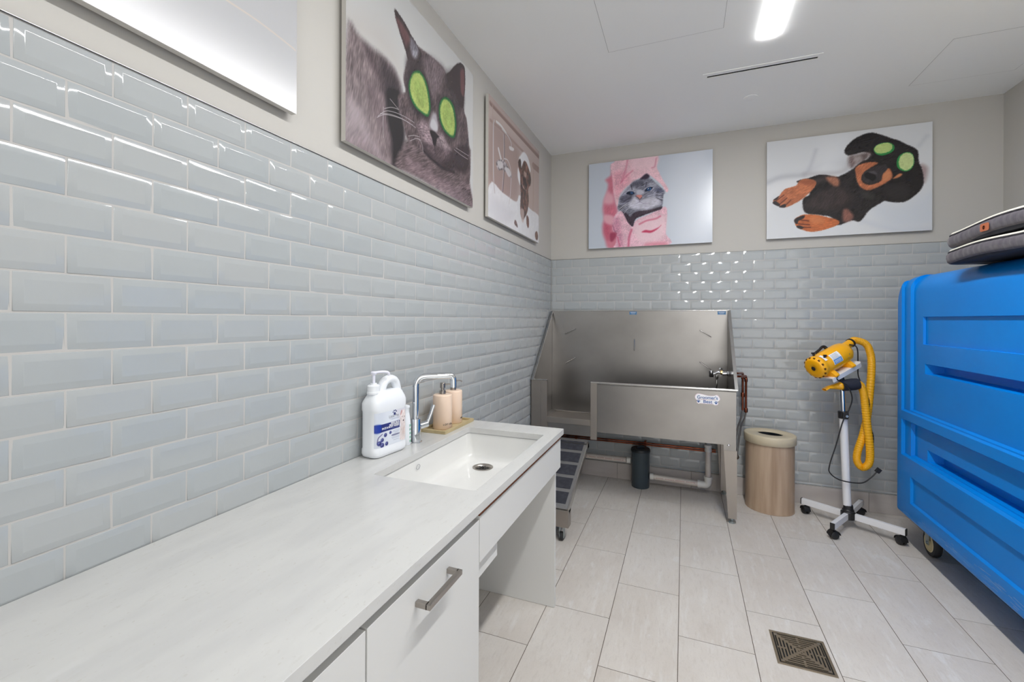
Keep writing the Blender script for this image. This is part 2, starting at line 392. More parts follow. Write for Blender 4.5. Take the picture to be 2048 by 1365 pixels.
# prints: (ground colour, layers in metres on the print)
PICTURES = {
 1: ((194, 194, 193), [
  ('P',(184,177,172),0.09,0.6,0,[(0.022,0.461),(0.203,0.519),(0.309,0.475),(0.342,0.39),(0.254,0.411),(0.108,0.424),(0.022,0.402)]),
  ('P',(120,107,109),0.022,1,(0.28,80,0.03,0.004),[(0.006,0.392),(0.055,0.417),(0.09,0.407),(0.164,0.413),(0.213,0.415),(0.275,0.406),(0.308,0.379),(0.33,0.343),(0.341,0.252),(0.339,0.01),(0.003,-0.097)]),
  ('P',(69,58,62),0.03,0.75,(0.3,70,0.03,0.004),[(0.086,0.399),(0.121,0.401),(0.163,0.375),(0.212,0.324),(0.232,0.253),(0.202,0.271),(0.163,0.312),(0.121,0.352)]),
  ('P',(53,46,50),0.03,0.8,(0.3,70,0.03,0.004),[(0.193,0.397),(0.264,0.397),(0.308,0.373),(0.33,0.332),(0.33,0.281),(0.232,0.269),(0.202,0.319)]),
  ('P',(144,129,134),0.04,0.8,(0.15,60,0.04,0.006),[(0.004,0.15),(0.062,0.159),(0.106,0.137),(0.133,0.08),(0.19,0.032),(0.21,0.001),(0.105,0.002),(0.004,0.001)]),
  ('P',(160,148,151),0.03,0.6,0,[(0.013,0.148),(0.041,0.15),(0.088,0.123),(0.119,0.075),(0.181,0.035),(0.161,0.022),(0.084,0.061),(0.029,0.103)]),
  ('P',(103,89,93),0.03,0.7,(0.3,80,0.03,0.004),[(0.107,0.271),(0.167,0.27),(0.222,0.238),(0.263,0.184),(0.273,0.055),(0.231,0.106),(0.167,0.144),(0.12,0.201)]),
  ('P',(36,33,35),0.018,0.95,0,[(0.232,0.295),(0.308,0.322),(0.313,0.246),(0.341,0.217),(0.352,0.152),(0.322,0.018),(0.273,0.005),(0.263,0.101),(0.232,0.187)]),
  ('P',(96,83,85),0.015,1,(0.35,30,0.03,0.004),[(0.3,0.044),(0.34,0.099),(0.376,0.147),(0.489,0.168),(0.571,0.145),(0.7,0.148),(0.835,0.21),(0.968,0.326),(0.977,0.248),(0.966,0.168),(0.986,0.096),(1.02,0.005),(0.879,-0.007),(0.488,0.005),(0.3,0.0)]),
  ('P',(129,110,115),0.03,0.7,(0.3,25,0.03,0.004),[(0.363,0.073),(0.488,0.072),(0.668,0.074),(0.834,0.055),(0.936,0.011),(0.707,-0.004),(0.488,0.012),(0.375,0.014)]),
  ('P',(146,129,134),0.02,0.6,(0.3,30,0.02,0.004),[(0.592,0.012),(0.707,0.016),(0.807,0.01),(0.79,-0.003),(0.629,-0.005)]),
  ('P',(88,76,78),0.008,1,(0.34,75,0.018,0.0035),[(0.375,0.501),(0.354,0.437),(0.345,0.391),(0.359,0.346),(0.307,0.305),(0.318,0.255),(0.341,0.217),(0.364,0.157),(0.4,0.142),(0.475,0.141),(0.571,0.137),(0.7,0.14),(0.817,0.144),(0.937,0.11),(0.976,0.167),(0.977,0.28),(0.963,0.343),(0.949,0.409),(0.93,0.473),(0.902,0.505),(0.902,0.585),(0.884,0.664),(0.795,0.661),(0.719,0.609),(0.672,0.621),(0.596,0.619),(0.492,0.603),(0.427,0.591),(0.384,0.545)]),
  ('P',(58,50,53),0.03,0.8,(0.2,80,0.02,0.004),[(0.378,0.506),(0.492,0.576),(0.498,0.535),(0.465,0.488),(0.408,0.437),(0.371,0.37),(0.366,0.437)]),
  ('P',(117,103,108),0.03,0.7,(0.3,75,0.02,0.004),[(0.519,0.592),(0.619,0.624),(0.703,0.621),(0.671,0.556),(0.632,0.477),(0.566,0.426),(0.525,0.49),(0.498,0.528)]),
  ('P',(53,46,49),0.035,0.8,(0.2,75,0.02,0.004),[(0.703,0.601),(0.813,0.67),(0.884,0.62),(0.893,0.536),(0.828,0.464),(0.76,0.518),(0.703,0.519)]),
  ('P',(45,40,43),0.02,0.85,0,[(0.396,0.452),(0.452,0.496),(0.511,0.501),(0.552,0.458),(0.573,0.391),(0.558,0.335),(0.517,0.298),(0.444,0.289),(0.395,0.317),(0.374,0.371)]),
  ('P',(45,40,43),0.02,0.85,0,[(0.64,0.437),(0.702,0.49),(0.777,0.5),(0.82,0.452),(0.828,0.37),(0.801,0.313),(0.741,0.29),(0.669,0.307),(0.632,0.37)]),
  ('P',(62,52,53),0.004,1,(0.15,70,0.04,0.005),[(0.279,0.647),(0.288,0.656),(0.31,0.652),(0.355,0.639),(0.397,0.619),(0.434,0.605),(0.466,0.591),(0.485,0.576),(0.465,0.54),(0.402,0.505),(0.375,0.497),(0.36,0.521),(0.343,0.542),(0.32,0.57),(0.304,0.594),(0.287,0.62)]),
  ('P',(107,77,79),0.012,0.9,(0.12,70,0.04,0.005),[(0.29,0.622),(0.31,0.628),(0.343,0.622),(0.379,0.608),(0.39,0.584),(0.366,0.542),(0.355,0.549),(0.326,0.577),(0.304,0.6)]),
  ('P',(138,134,144),0.014,0.8,(0.3,70,0.03,0.004),[(0.397,0.601),(0.421,0.602),(0.459,0.584),(0.446,0.544),(0.414,0.526),(0.396,0.552)]),
  ('P',(179,179,186),0.01,0.7,(0.3,70,0.03,0.004),[(0.415,0.555),(0.446,0.569),(0.446,0.544),(0.421,0.533)]),
  ('P',(57,46,49),0.004,1,(0.15,70,0.04,0.005),[(0.711,0.605),(0.744,0.638),(0.795,0.695),(0.84,0.733),(0.867,0.746),(0.904,0.744),(0.913,0.7),(0.912,0.634),(0.898,0.561),(0.883,0.51),(0.847,0.516),(0.794,0.555),(0.735,0.568)]),
  ('P',(108,72,74),0.012,0.9,0,[(0.857,0.702),(0.894,0.73),(0.905,0.692),(0.905,0.63),(0.891,0.58),(0.865,0.589),(0.857,0.65)]),
  ('P',(163,158,163),0.014,0.95,0,[(0.58,0.352),(0.609,0.361),(0.624,0.335),(0.631,0.307),(0.616,0.277),(0.572,0.268),(0.551,0.278),(0.558,0.304)]),
  ('P',(184,182,187),0.008,0.9,0,[(0.569,0.312),(0.594,0.327),(0.624,0.304),(0.62,0.281),(0.587,0.273),(0.562,0.283)]),
  ('P',(138,120,126),0.02,0.85,(0.35,20,0.012,0.004),[(0.45,0.241),(0.53,0.281),(0.558,0.254),(0.579,0.232),(0.586,0.196),(0.543,0.188),(0.482,0.195)]),
  ('P',(143,127,132),0.02,0.85,(0.35,-20,0.012,0.004),[(0.631,0.275),(0.685,0.285),(0.717,0.252),(0.766,0.237),(0.692,0.219),(0.623,0.213),(0.616,0.238)]),
  ('P',(52,43,46),0.02,0.8,0,[(0.495,0.17),(0.579,0.186),(0.692,0.194),(0.792,0.254),(0.938,0.334),(0.957,0.251),(0.937,0.181),(0.791,0.144),(0.692,0.121),(0.571,0.129),(0.516,0.148)]),
  ('P',(93,79,83),0.02,0.8,(0.35,50,0.02,0.004),[(0.529,0.172),(0.601,0.194),(0.669,0.21),(0.758,0.23),(0.732,0.184),(0.653,0.141),(0.578,0.147)]),
  ('P',(38,33,36),0.006,1,0,[(0.558,0.26),(0.594,0.269),(0.623,0.265),(0.642,0.262),(0.619,0.243),(0.612,0.213),(0.601,0.201),(0.586,0.204),(0.575,0.227),(0.561,0.244)]),
  ('L',(43,36,40),0.006,1,0.004,[(0.601,0.205),(0.602,0.178)]),
  ('L',(41,34,38),0.01,0.9,0.012,[(0.502,0.143),(0.571,0.129),(0.676,0.12),(0.791,0.136)]),
  ('P',(38,96,52),0.004,1,0,[(0.446,0.484),(0.471,0.494),(0.504,0.487),(0.531,0.463),(0.552,0.42),(0.562,0.371),(0.551,0.332),(0.53,0.312),(0.49,0.309),(0.444,0.311),(0.407,0.327),(0.386,0.359),(0.383,0.397),(0.402,0.441),(0.42,0.465)]),
  ('P',(162,179,100),0.006,1,(0.1,60,0.01,0.008),[(0.445,0.473),(0.471,0.483),(0.498,0.474),(0.521,0.45),(0.539,0.41),(0.548,0.365),(0.539,0.334),(0.524,0.322),(0.49,0.318),(0.451,0.321),(0.416,0.338),(0.396,0.366),(0.394,0.402),(0.409,0.44),(0.426,0.461)]),
  ('L',(114,146,69),0.0015,0.7,0.003,[(0.432,0.428),(0.445,0.413),(0.458,0.397)]),
  ('L',(114,146,69),0.0015,0.7,0.003,[(0.452,0.442),(0.474,0.424),(0.481,0.405)]),
  ('L',(114,146,69),0.0015,0.7,0.003,[(0.435,0.394),(0.448,0.374),(0.464,0.36)]),
  ('L',(114,146,69),0.0015,0.7,0.003,[(0.474,0.39),(0.497,0.379),(0.503,0.356)]),
  ('L',(114,146,69),0.0015,0.7,0.003,[(0.491,0.443),(0.504,0.423),(0.514,0.402)]),
  ('L',(114,146,69),0.0015,0.7,0.003,[(0.464,0.356),(0.48,0.345),(0.49,0.335)]),
  ('P',(141,167,89),0.01,0.5,(0.2,60,0.01,0.006),[(0.426,0.425),(0.465,0.448),(0.497,0.42),(0.517,0.373),(0.497,0.338),(0.457,0.353),(0.432,0.389)]),
  ('P',(34,93,50),0.004,1,0,[(0.702,0.486),(0.743,0.493),(0.785,0.479),(0.806,0.437),(0.815,0.386),(0.801,0.329),(0.779,0.309),(0.733,0.303),(0.677,0.314),(0.643,0.351),(0.636,0.4),(0.651,0.442),(0.678,0.471)]),
  ('P',(158,177,96),0.006,1,(0.1,60,0.01,0.008),[(0.702,0.474),(0.739,0.479),(0.772,0.463),(0.791,0.425),(0.798,0.379),(0.787,0.333),(0.774,0.319),(0.733,0.314),(0.687,0.326),(0.656,0.359),(0.649,0.403),(0.663,0.44),(0.682,0.463)]),
  ('L',(112,144,67),0.0015,0.7,0.003,[(0.686,0.43),(0.702,0.413),(0.71,0.392)]),
  ('L',(112,144,67),0.0015,0.7,0.003,[(0.714,0.447),(0.738,0.429),(0.747,0.404)]),
  ('L',(112,144,67),0.0015,0.7,0.003,[(0.698,0.379),(0.718,0.363),(0.734,0.349)]),
  ('L',(112,144,67),0.0015,0.7,0.003,[(0.742,0.398),(0.761,0.38),(0.767,0.358)]),
  ('L',(112,144,67),0.0015,0.7,0.003,[(0.678,0.398),(0.686,0.378),(0.701,0.364)]),
  ('P',(139,165,88),0.01,0.5,(0.2,60,0.01,0.006),[(0.686,0.434),(0.726,0.448),(0.759,0.417),(0.771,0.377),(0.75,0.339),(0.701,0.368)]),
  ('L',(186,179,182),0.001,0.85,0.0022,[(0.172,0.155),(0.211,0.183),(0.263,0.202),(0.341,0.22),(0.4,0.224),(0.437,0.223)]),
  ('L',(186,179,182),0.001,0.85,0.0022,[(0.177,0.162),(0.222,0.202),(0.274,0.222),(0.353,0.237),(0.425,0.241)]),
  ('L',(186,179,182),0.001,0.85,0.0022,[(0.191,0.179),(0.253,0.203),(0.329,0.219),(0.412,0.225)]),
  ('L',(186,179,182),0.001,0.85,0.0022,[(0.253,0.266),(0.28,0.258),(0.307,0.25)]),
  ('L',(186,179,182),0.001,0.85,0.0022,[(0.217,0.21),(0.263,0.236),(0.313,0.249)]),
  ('L',(186,179,182),0.001,0.85,0.0022,[(0.382,0.164),(0.425,0.184),(0.469,0.194)]),
  ('L',(186,179,182),0.001,0.85,0.0022,[(0.394,0.147),(0.443,0.177),(0.482,0.184)]),
  ('L',(186,179,182),0.001,0.85,0.0022,[(0.809,0.269),(0.881,0.273),(0.957,0.278)]),
  ('L',(186,179,182),0.001,0.85,0.0022,[(0.792,0.254),(0.872,0.252),(0.948,0.256)]),
  ('L',(186,179,182),0.001,0.85,0.0022,[(0.211,0.214),(0.209,0.161),(0.211,0.091)]),
  ('L',(186,179,182),0.001,0.85,0.0022,[(0.463,0.184),(0.489,0.168),(0.499,0.134)]),
 ]),
 2: ((180, 162, 155), [
  ('P',(188,171,164),0.06,0.8,0,[(0.026,0.709),(1.017,0.719),(1.031,0.63),(0.631,0.62),(0.025,0.603)]),
  ('P',(155,134,129),0.06,0.8,0,[(0.034,0.592),(0.255,0.616),(0.511,0.602),(0.533,0.47),(0.461,0.204),(0.03,0.196)]),
  ('L',(138,114,107),0.004,1,0.03,[(0.028,0.708),(1.035,0.71)]),
  ('L',(171,147,140),0.003,1,0.008,[(0.028,0.719),(1.036,0.73)]),
  ('L',(153,131,125),0.004,0.9,0.02,[(0.027,0.602),(0.255,0.616),(0.631,0.62)]),
  ('L',(175,156,149),0.002,0.9,0.008,[(0.063,0.711),(0.065,0.206)]),
  ('L',(145,121,114),0.004,0.9,0.05,[(0.863,0.594),(1.034,0.602)]),
  ('L',(164,144,136),0.003,0.8,0.012,[(0.869,0.614),(0.859,0.213)]),
  ('P',(219,219,221),0.006,1,(0.02,30,0.04,0.02),[(0.013,0.195),(0.231,0.207),(0.484,0.21),(0.555,0.277),(0.782,0.231),(1.041,0.202),(1.069,-0.103),(-0.008,-0.246)]),
  ('P',(204,204,208),0.05,0.8,0,[(0.029,0.125),(0.25,0.137),(0.46,0.115),(0.248,-0.007),(0.028,0.012)]),
  ('L',(213,210,210),0.002,1,0.016,[(0.122,0.633),(0.197,0.638),(0.285,0.624)]),
  ('L',(190,184,184),0.002,1,0.012,[(0.086,0.625),(0.075,0.566),(0.079,0.281),(0.1,0.172)]),
  ('L',(110,99,101),0.002,1,0.012,[(0.255,0.601),(0.259,0.473),(0.252,0.334),(0.231,0.215)]),
  ('L',(197,191,191),0.001,0.9,0.006,[(0.245,0.597),(0.249,0.47),(0.24,0.331),(0.219,0.212)]),
  ('L',(204,199,199),0.002,1,0.022,[(0.157,0.471),(0.198,0.422),(0.223,0.401)]),
  ('P',(138,131,134),0.004,1,(0.5,20,0.02,0.02),[(0.12,0.374),(0.214,0.42),(0.313,0.415),(0.386,0.375),(0.38,0.35),(0.313,0.361),(0.232,0.358),(0.156,0.334)]),
  ('P',(199,193,195),0.004,0.9,0,[(0.138,0.38),(0.204,0.405),(0.233,0.381),(0.175,0.348)]),
  ('P',(204,199,201),0.004,0.9,0,[(0.262,0.383),(0.344,0.402),(0.38,0.373),(0.333,0.344)]),
  ('L',(197,191,191),0.002,0.9,0.008,[(0.253,0.441),(0.324,0.449),(0.38,0.389),(0.37,0.245),(0.342,0.159)]),
  ('L',(193,188,188),0.002,0.9,0.01,[(0.216,0.623),(0.326,0.617),(0.378,0.594),(0.388,0.55)]),
  ('P',(210,204,204),0.004,1,0,[(0.348,0.559),(0.432,0.574),(0.421,0.552),(0.356,0.538)]),
  ('P',(224,224,226),0.008,1,0,[(0.631,0.62),(0.707,0.621),(0.772,0.582),(0.785,0.515),(0.581,0.485),(0.534,0.536),(0.57,0.573)]),
  ('P',(221,221,223),0.008,1,0,[(0.521,0.466),(0.58,0.452),(0.579,0.351),(0.532,0.371),(0.509,0.413)]),
  ('P',(101,75,68),0.005,1,(0.5,80,0.03,0.008),[(0.522,0.507),(0.557,0.544),(0.581,0.531),(0.586,0.487),(0.643,0.556),(0.706,0.56),(0.772,0.52),(0.806,0.468),(0.789,0.419),(0.743,0.371),(0.756,0.286),(0.723,0.191),(0.663,0.135),(0.625,0.11),(0.577,0.133),(0.566,0.214),(0.578,0.284),(0.567,0.347),(0.561,0.429),(0.533,0.462)]),
  ('P',(61,46,46),0.006,0.9,(0.3,80,0.03,0.008),[(0.522,0.507),(0.553,0.536),(0.581,0.519),(0.581,0.477),(0.547,0.474)]),
  ('P',(52,40,42),0.008,0.9,0,[(0.634,0.43),(0.684,0.437),(0.699,0.393),(0.663,0.375),(0.634,0.392)]),
  ('P',(64,50,48),0.008,0.8,0,[(0.758,0.498),(0.806,0.468),(0.789,0.415),(0.757,0.419)]),
  ('P',(171,147,138),0.008,0.9,0,[(0.644,0.48),(0.7,0.48),(0.695,0.448),(0.654,0.445)]),
  ('P',(180,162,155),0.006,0.8,0,[(0.604,0.375),(0.666,0.35),(0.704,0.351),(0.633,0.349)]),
  ('P',(190,171,164),0.01,0.8,0,[(0.582,0.184),(0.651,0.183),(0.638,0.095),(0.589,0.11)]),
  ('P',(110,81,72),0.005,1,(0.3,80,0.02,0.006),[(0.707,0.161),(0.754,0.154),(0.764,0.095),(0.737,0.072),(0.706,0.1)]),
  ('P',(101,79,75),0.005,1,(0.3,80,0.02,0.006),[(0.46,0.075),(0.494,0.066),(0.517,0.033),(0.471,0.037),(0.446,0.048)]),
  ('P',(110,83,74),0.005,1,(0.3,80,0.02,0.006),[(0.914,0.065),(0.964,0.088),(0.991,0.055),(0.978,0.02),(0.925,0.021)]),
 ]),
 3: ((194, 202, 213), [
  ('P',(217,222,231),0.15,0.8,0,[(0.713,0.723),(1.009,0.75),(1.006,-0.002),(0.678,0.021)]),
  ('P',(208,126,144),0.02,1,0,[(0.202,0.725),(0.193,0.636),(0.148,0.603),(0.173,0.561),(0.16,0.498),(0.134,0.423),(0.128,0.372),(0.134,0.28),(0.127,0.151),(0.146,0.085),(0.171,-0.0),(0.278,-0.014),(0.254,0.27),(0.23,0.464)]),
  ('P',(225,171,184),0.02,0.9,0,[(0.166,0.497),(0.211,0.466),(0.217,0.402),(0.179,0.38),(0.134,0.41)]),
  ('P',(200,109,128),0.03,0.7,(0.1,70,0.02,0.006),[(0.18,0.612),(0.215,0.595),(0.217,0.491),(0.186,0.495)]),
  ('P',(200,105,126),0.035,0.7,(0.1,70,0.02,0.006),[(0.14,0.37),(0.248,0.36),(0.229,0.272),(0.146,0.292)]),
  ('P',(190,83,109),0.035,0.75,(0.1,70,0.02,0.006),[(0.133,0.216),(0.191,0.198),(0.184,0.083),(0.146,0.092)]),
  ('P',(229,178,190),0.015,0.8,0,[(0.14,0.293),(0.217,0.273),(0.21,0.203),(0.146,0.228)]),
  ('P',(233,192,202),0.006,1,(0.1,10,0.006,0.006),[(0.193,0.72),(0.218,0.748),(0.256,0.769),(0.381,0.783),(0.579,0.768),(0.579,0.669),(0.597,0.617),(0.637,0.532),(0.672,0.466),(0.654,0.443),(0.62,0.503),(0.573,0.552),(0.513,0.603),(0.465,0.59),(0.417,0.577),(0.361,0.545),(0.312,0.507),(0.274,0.46),(0.258,0.385),(0.248,0.36),(0.233,0.413),(0.217,0.491),(0.211,0.595)]),
  ('P',(225,159,175),0.03,0.8,(0.14,10,0.006,0.006),[(0.218,0.658),(0.331,0.657),(0.361,0.564),(0.312,0.519),(0.268,0.46),(0.236,0.451),(0.218,0.543)]),
  ('P',(239,206,213),0.03,0.7,0,[(0.381,0.777),(0.573,0.763),(0.573,0.676),(0.502,0.654),(0.38,0.682)]),
  ('L',(215,136,157),0.008,0.7,0.014,[(0.337,0.764),(0.325,0.69),(0.287,0.573)]),
  ('L',(210,128,151),0.006,0.6,0.01,[(0.573,0.738),(0.561,0.671),(0.537,0.662)]),
  ('L',(208,116,140),0.008,0.6,0.012,[(0.38,0.657),(0.318,0.608),(0.281,0.561)]),
  ('P',(229,184,198),0.006,1,(0.12,60,0.006,0.006),[(0.273,0.319),(0.305,0.297),(0.342,0.224),(0.378,0.176),(0.403,0.218),(0.452,0.246),(0.524,0.27),(0.595,0.301),(0.648,0.321),(0.663,0.27),(0.656,0.172),(0.653,0.092),(0.676,-0.002),(0.253,-0.006),(0.241,0.04),(0.248,0.116),(0.216,0.145),(0.21,0.196),(0.223,0.272)]),
  ('P',(206,136,163),0.025,0.7,(0.25,60,0.006,0.006),[(0.216,0.235),(0.248,0.27),(0.273,0.23),(0.285,0.139),(0.303,0.01),(0.253,0.007),(0.241,0.123),(0.216,0.151)]),
  ('P',(239,208,215),0.03,0.8,0,[(0.403,0.193),(0.619,0.249),(0.654,0.197),(0.618,0.052),(0.439,0.045)]),
  ('L',(208,107,132),0.008,0.8,0.014,[(0.439,0.19),(0.5,0.216),(0.571,0.226),(0.607,0.244)]),
  ('P',(192,48,85),0.008,0.9,0,[(0.457,0.12),(0.488,0.136),(0.535,0.129),(0.595,0.152),(0.615,0.169),(0.583,0.135),(0.535,0.11),(0.494,0.114)]),
  ('L',(200,87,118),0.01,0.8,0.016,[(0.372,0.145),(0.353,0.083),(0.347,0.007)]),
  ('L',(200,87,118),0.006,0.7,0.01,[(0.254,0.09),(0.272,0.012)]),
  ('P',(219,136,153),0.02,0.8,0,[(0.499,0.023),(0.641,0.025),(0.653,-0.006),(0.499,-0.002)]),
  ('L',(146,68,97),0.006,0.6,0.008,[(0.213,0.196),(0.23,0.143),(0.248,0.123)]),
  ('P',(146,48,78),0.012,0.8,0,[(0.191,0.127),(0.235,0.13),(0.241,0.098),(0.209,0.055),(0.19,0.069)]),
  ('P',(60,48,60),0.006,1,(0.3,60,0.02,0.004),[(0.286,0.331),(0.33,0.339),(0.44,0.316),(0.56,0.323),(0.619,0.33),(0.616,0.305),(0.572,0.291),(0.512,0.275),(0.464,0.26),(0.415,0.243),(0.397,0.219),(0.388,0.182),(0.378,0.173),(0.36,0.19),(0.335,0.224),(0.311,0.277)]),
  ('P',(124,124,138),0.006,1,(0.42,25,0.02,0.004),[(0.444,0.577),(0.465,0.599),(0.501,0.613),(0.531,0.575),(0.573,0.527),(0.608,0.492),(0.64,0.451),(0.631,0.409),(0.628,0.36),(0.619,0.33),(0.572,0.316),(0.512,0.309),(0.44,0.303),(0.391,0.289),(0.36,0.26),(0.336,0.288),(0.292,0.311),(0.255,0.334),(0.261,0.384),(0.277,0.434),(0.305,0.475),(0.343,0.522),(0.392,0.561)]),
  ('P',(60,47,64),0.01,1,0,[(0.441,0.577),(0.465,0.599),(0.495,0.617),(0.519,0.596),(0.501,0.573),(0.465,0.571)]),
  ('P',(81,81,95),0.02,0.7,(0.3,60,0.02,0.004),[(0.38,0.556),(0.453,0.566),(0.465,0.527),(0.429,0.519),(0.38,0.518)]),
  ('P',(165,165,178),0.02,0.7,(0.2,30,0.015,0.004),[(0.33,0.504),(0.392,0.51),(0.441,0.479),(0.416,0.457),(0.367,0.481),(0.318,0.474)]),
  ('P',(83,81,97),0.02,0.8,(0.3,10,0.02,0.004),[(0.274,0.434),(0.33,0.454),(0.379,0.436),(0.373,0.398),(0.317,0.385),(0.274,0.402)]),
  ('P',(167,167,180),0.02,0.7,(0.2,10,0.02,0.004),[(0.537,0.543),(0.584,0.525),(0.572,0.502),(0.525,0.501),(0.501,0.491)]),
  ('P',(78,81,105),0.015,0.7,(0.3,-20,0.02,0.004),[(0.596,0.487),(0.64,0.451),(0.631,0.434),(0.59,0.45),(0.56,0.466)]),
  ('P',(204,202,215),0.02,0.95,(0.12,10,0.02,0.004),[(0.398,0.434),(0.44,0.391),(0.501,0.41),(0.584,0.401),(0.607,0.362),(0.572,0.328),(0.5,0.31),(0.44,0.316),(0.397,0.32),(0.348,0.35),(0.367,0.393)]),
  ('P',(190,190,204),0.01,0.9,0,[(0.416,0.482),(0.453,0.484),(0.477,0.457),(0.453,0.44),(0.416,0.444)]),
  ('P',(21,29,50),0.004,1,0,[(0.327,0.463),(0.343,0.478),(0.379,0.477),(0.397,0.459),(0.379,0.448),(0.349,0.452)]),
  ('P',(43,74,116),0.003,1,0,[(0.362,0.474),(0.378,0.474),(0.387,0.461),(0.374,0.454),(0.363,0.46)]),
  ('P',(25,35,58),0.004,1,0,[(0.48,0.472),(0.495,0.492),(0.519,0.501),(0.546,0.496),(0.537,0.481),(0.519,0.468),(0.495,0.467)]),
  ('P',(48,93,146),0.003,1,0,[(0.501,0.49),(0.522,0.495),(0.534,0.487),(0.522,0.472),(0.504,0.474)]),
  ('P',(14,19,39),0.002,1,0,[(0.508,0.488),(0.519,0.489),(0.522,0.478),(0.512,0.477)]),
  ('P',(219,225,237),0.001,1,0,[(0.507,0.49),(0.513,0.491),(0.514,0.486),(0.508,0.485)]),
  ('P',(208,136,128),0.004,1,0,[(0.407,0.436),(0.428,0.443),(0.456,0.437),(0.459,0.424),(0.443,0.41),(0.439,0.401),(0.431,0.418)]),
  ('L',(93,68,81),0.003,0.9,0.005,[(0.407,0.433),(0.434,0.41),(0.44,0.399),(0.457,0.42)]),
  ('L',(116,97,116),0.003,0.9,0.004,[(0.44,0.399),(0.441,0.379)]),
  ('L',(146,136,159),0.003,0.8,0.004,[(0.416,0.372),(0.441,0.379),(0.476,0.363),(0.524,0.361)]),
  ('L',(48,45,58),0.004,0.8,0.006,[(0.367,0.532),(0.376,0.493)]),
  ('L',(48,45,58),0.004,0.8,0.006,[(0.495,0.542),(0.489,0.505)]),
  ('L',(48,45,58),0.004,0.7,0.006,[(0.305,0.399),(0.367,0.424)]),
  ('L',(48,45,58),0.004,0.7,0.006,[(0.572,0.428),(0.619,0.416)]),
  ('L',(48,45,58),0.004,0.7,0.006,[(0.578,0.402),(0.619,0.379)]),
  ('L',(221,219,229),0.001,0.8,0.0025,[(0.391,0.384),(0.317,0.353),(0.255,0.295),(0.229,0.259)]),
  ('L',(221,219,229),0.001,0.8,0.0025,[(0.385,0.391),(0.33,0.377),(0.267,0.332)]),
  ('L',(221,219,229),0.001,0.8,0.0025,[(0.397,0.371),(0.354,0.343),(0.305,0.291)]),
  ('L',(221,219,229),0.001,0.8,0.0025,[(0.59,0.426),(0.637,0.445),(0.672,0.435)]),
  ('L',(221,219,229),0.001,0.8,0.0025,[(0.596,0.4),(0.654,0.382)]),
  ('L',(221,219,229),0.001,0.8,0.0025,[(0.33,0.371),(0.28,0.344)]),
 ]),
 4: ((215, 217, 220), [
  ('P',(196,198,203),0.05,0.7,0,[(0.003,0.454),(0.247,0.469),(0.386,0.541),(0.509,0.495),(0.533,0.572),(0.386,0.556),(0.26,0.498),(0.13,0.484)]),
  ('P',(226,226,228),0.05,0.9,0,[(-0.0,0.408),(0.247,0.469),(0.208,0.369),(0.063,0.324),(-0.001,0.223)]),
  ('P',(224,226,230),0.08,0.8,0,[(0.387,0.733),(0.522,0.727),(0.497,0.57),(0.361,0.47),(0.336,0.622)]),
  ('L',(186,188,196),0.02,0.6,0.02,[(0.324,0.653),(0.285,0.524),(0.26,0.483)]),
  ('L',(175,171,175),0.02,0.5,0.03,[(0.247,0.477),(0.484,0.469),(0.545,0.548)]),
  ('L',(190,194,201),0.02,0.6,0.02,[(0.979,0.661),(0.936,0.599)]),
  ('L',(196,201,211),0.03,0.6,0.03,[(0.615,0.092),(0.8,0.019),(0.999,0.003)]),
  ('P',(203,209,218),0.06,0.7,0,[(0.686,0.2),(0.857,0.197),(1.011,0.264),(1.01,0.057),(0.743,0.038)]),
  ('L',(171,173,180),0.02,0.5,0.03,[(0.003,0.438),(0.097,0.473),(0.247,0.469)]),
  ('P',(142,114,114),0.02,0.7,0,[(0.946,0.465),(0.984,0.433),(0.967,0.338),(0.946,0.382)]),
  ('P',(36,32,34),0.006,1,(0.35,40,0.02,0.004),[(0.202,0.422),(0.215,0.436),(0.272,0.444),(0.355,0.463),(0.448,0.437),(0.478,0.441),(0.545,0.476),(0.593,0.52),(0.634,0.536),(0.744,0.507),(0.801,0.358),(0.761,0.249),(0.732,0.224),(0.674,0.187),(0.645,0.161),(0.597,0.093),(0.544,0.105),(0.465,0.075),(0.422,0.138),(0.347,0.16),(0.259,0.183),(0.24,0.252),(0.246,0.297),(0.285,0.323),(0.26,0.393)]),
  ('P',(66,55,55),0.04,0.7,(0.25,60,0.02,0.004),[(0.297,0.299),(0.423,0.359),(0.508,0.335),(0.544,0.243),(0.459,0.193),(0.322,0.199),(0.259,0.228)]),
  ('P',(84,76,76),0.03,0.6,0,[(0.298,0.426),(0.373,0.446),(0.386,0.408),(0.323,0.4)]),
  ('P',(177,118,93),0.014,0.9,(0.15,60,0.02,0.004),[(0.389,0.437),(0.441,0.438),(0.469,0.412),(0.466,0.369),(0.441,0.368),(0.41,0.397)]),
  ('P',(142,95,84),0.014,0.9,(0.15,60,0.02,0.004),[(0.496,0.183),(0.526,0.187),(0.556,0.14),(0.544,0.105),(0.495,0.102)]),
  ('P',(57,57,55),0.02,0.7,0,[(0.604,0.309),(0.686,0.279),(0.668,0.245),(0.616,0.272)]),
  ('P',(186,112,78),0.005,1,(0.15,30,0.02,0.005),[(0.215,0.428),(0.247,0.443),(0.298,0.433),(0.326,0.407),(0.31,0.364),(0.259,0.31),(0.227,0.284),(0.182,0.258),(0.129,0.237),(0.096,0.244),(0.05,0.279),(0.047,0.302),(0.083,0.329),(0.123,0.378),(0.195,0.397)]),
  ('P',(142,80,57),0.012,0.6,0,[(0.215,0.428),(0.298,0.433),(0.323,0.4),(0.272,0.391)]),
  ('P',(162,91,66),0.006,0.8,0,[(0.09,0.29),(0.13,0.324),(0.123,0.31),(0.096,0.274)]),
  ('L',(87,46,38),0.004,0.9,0.007,[(0.063,0.293),(0.116,0.333)]),
  ('L',(87,46,38),0.004,0.9,0.007,[(0.09,0.267),(0.136,0.308)]),
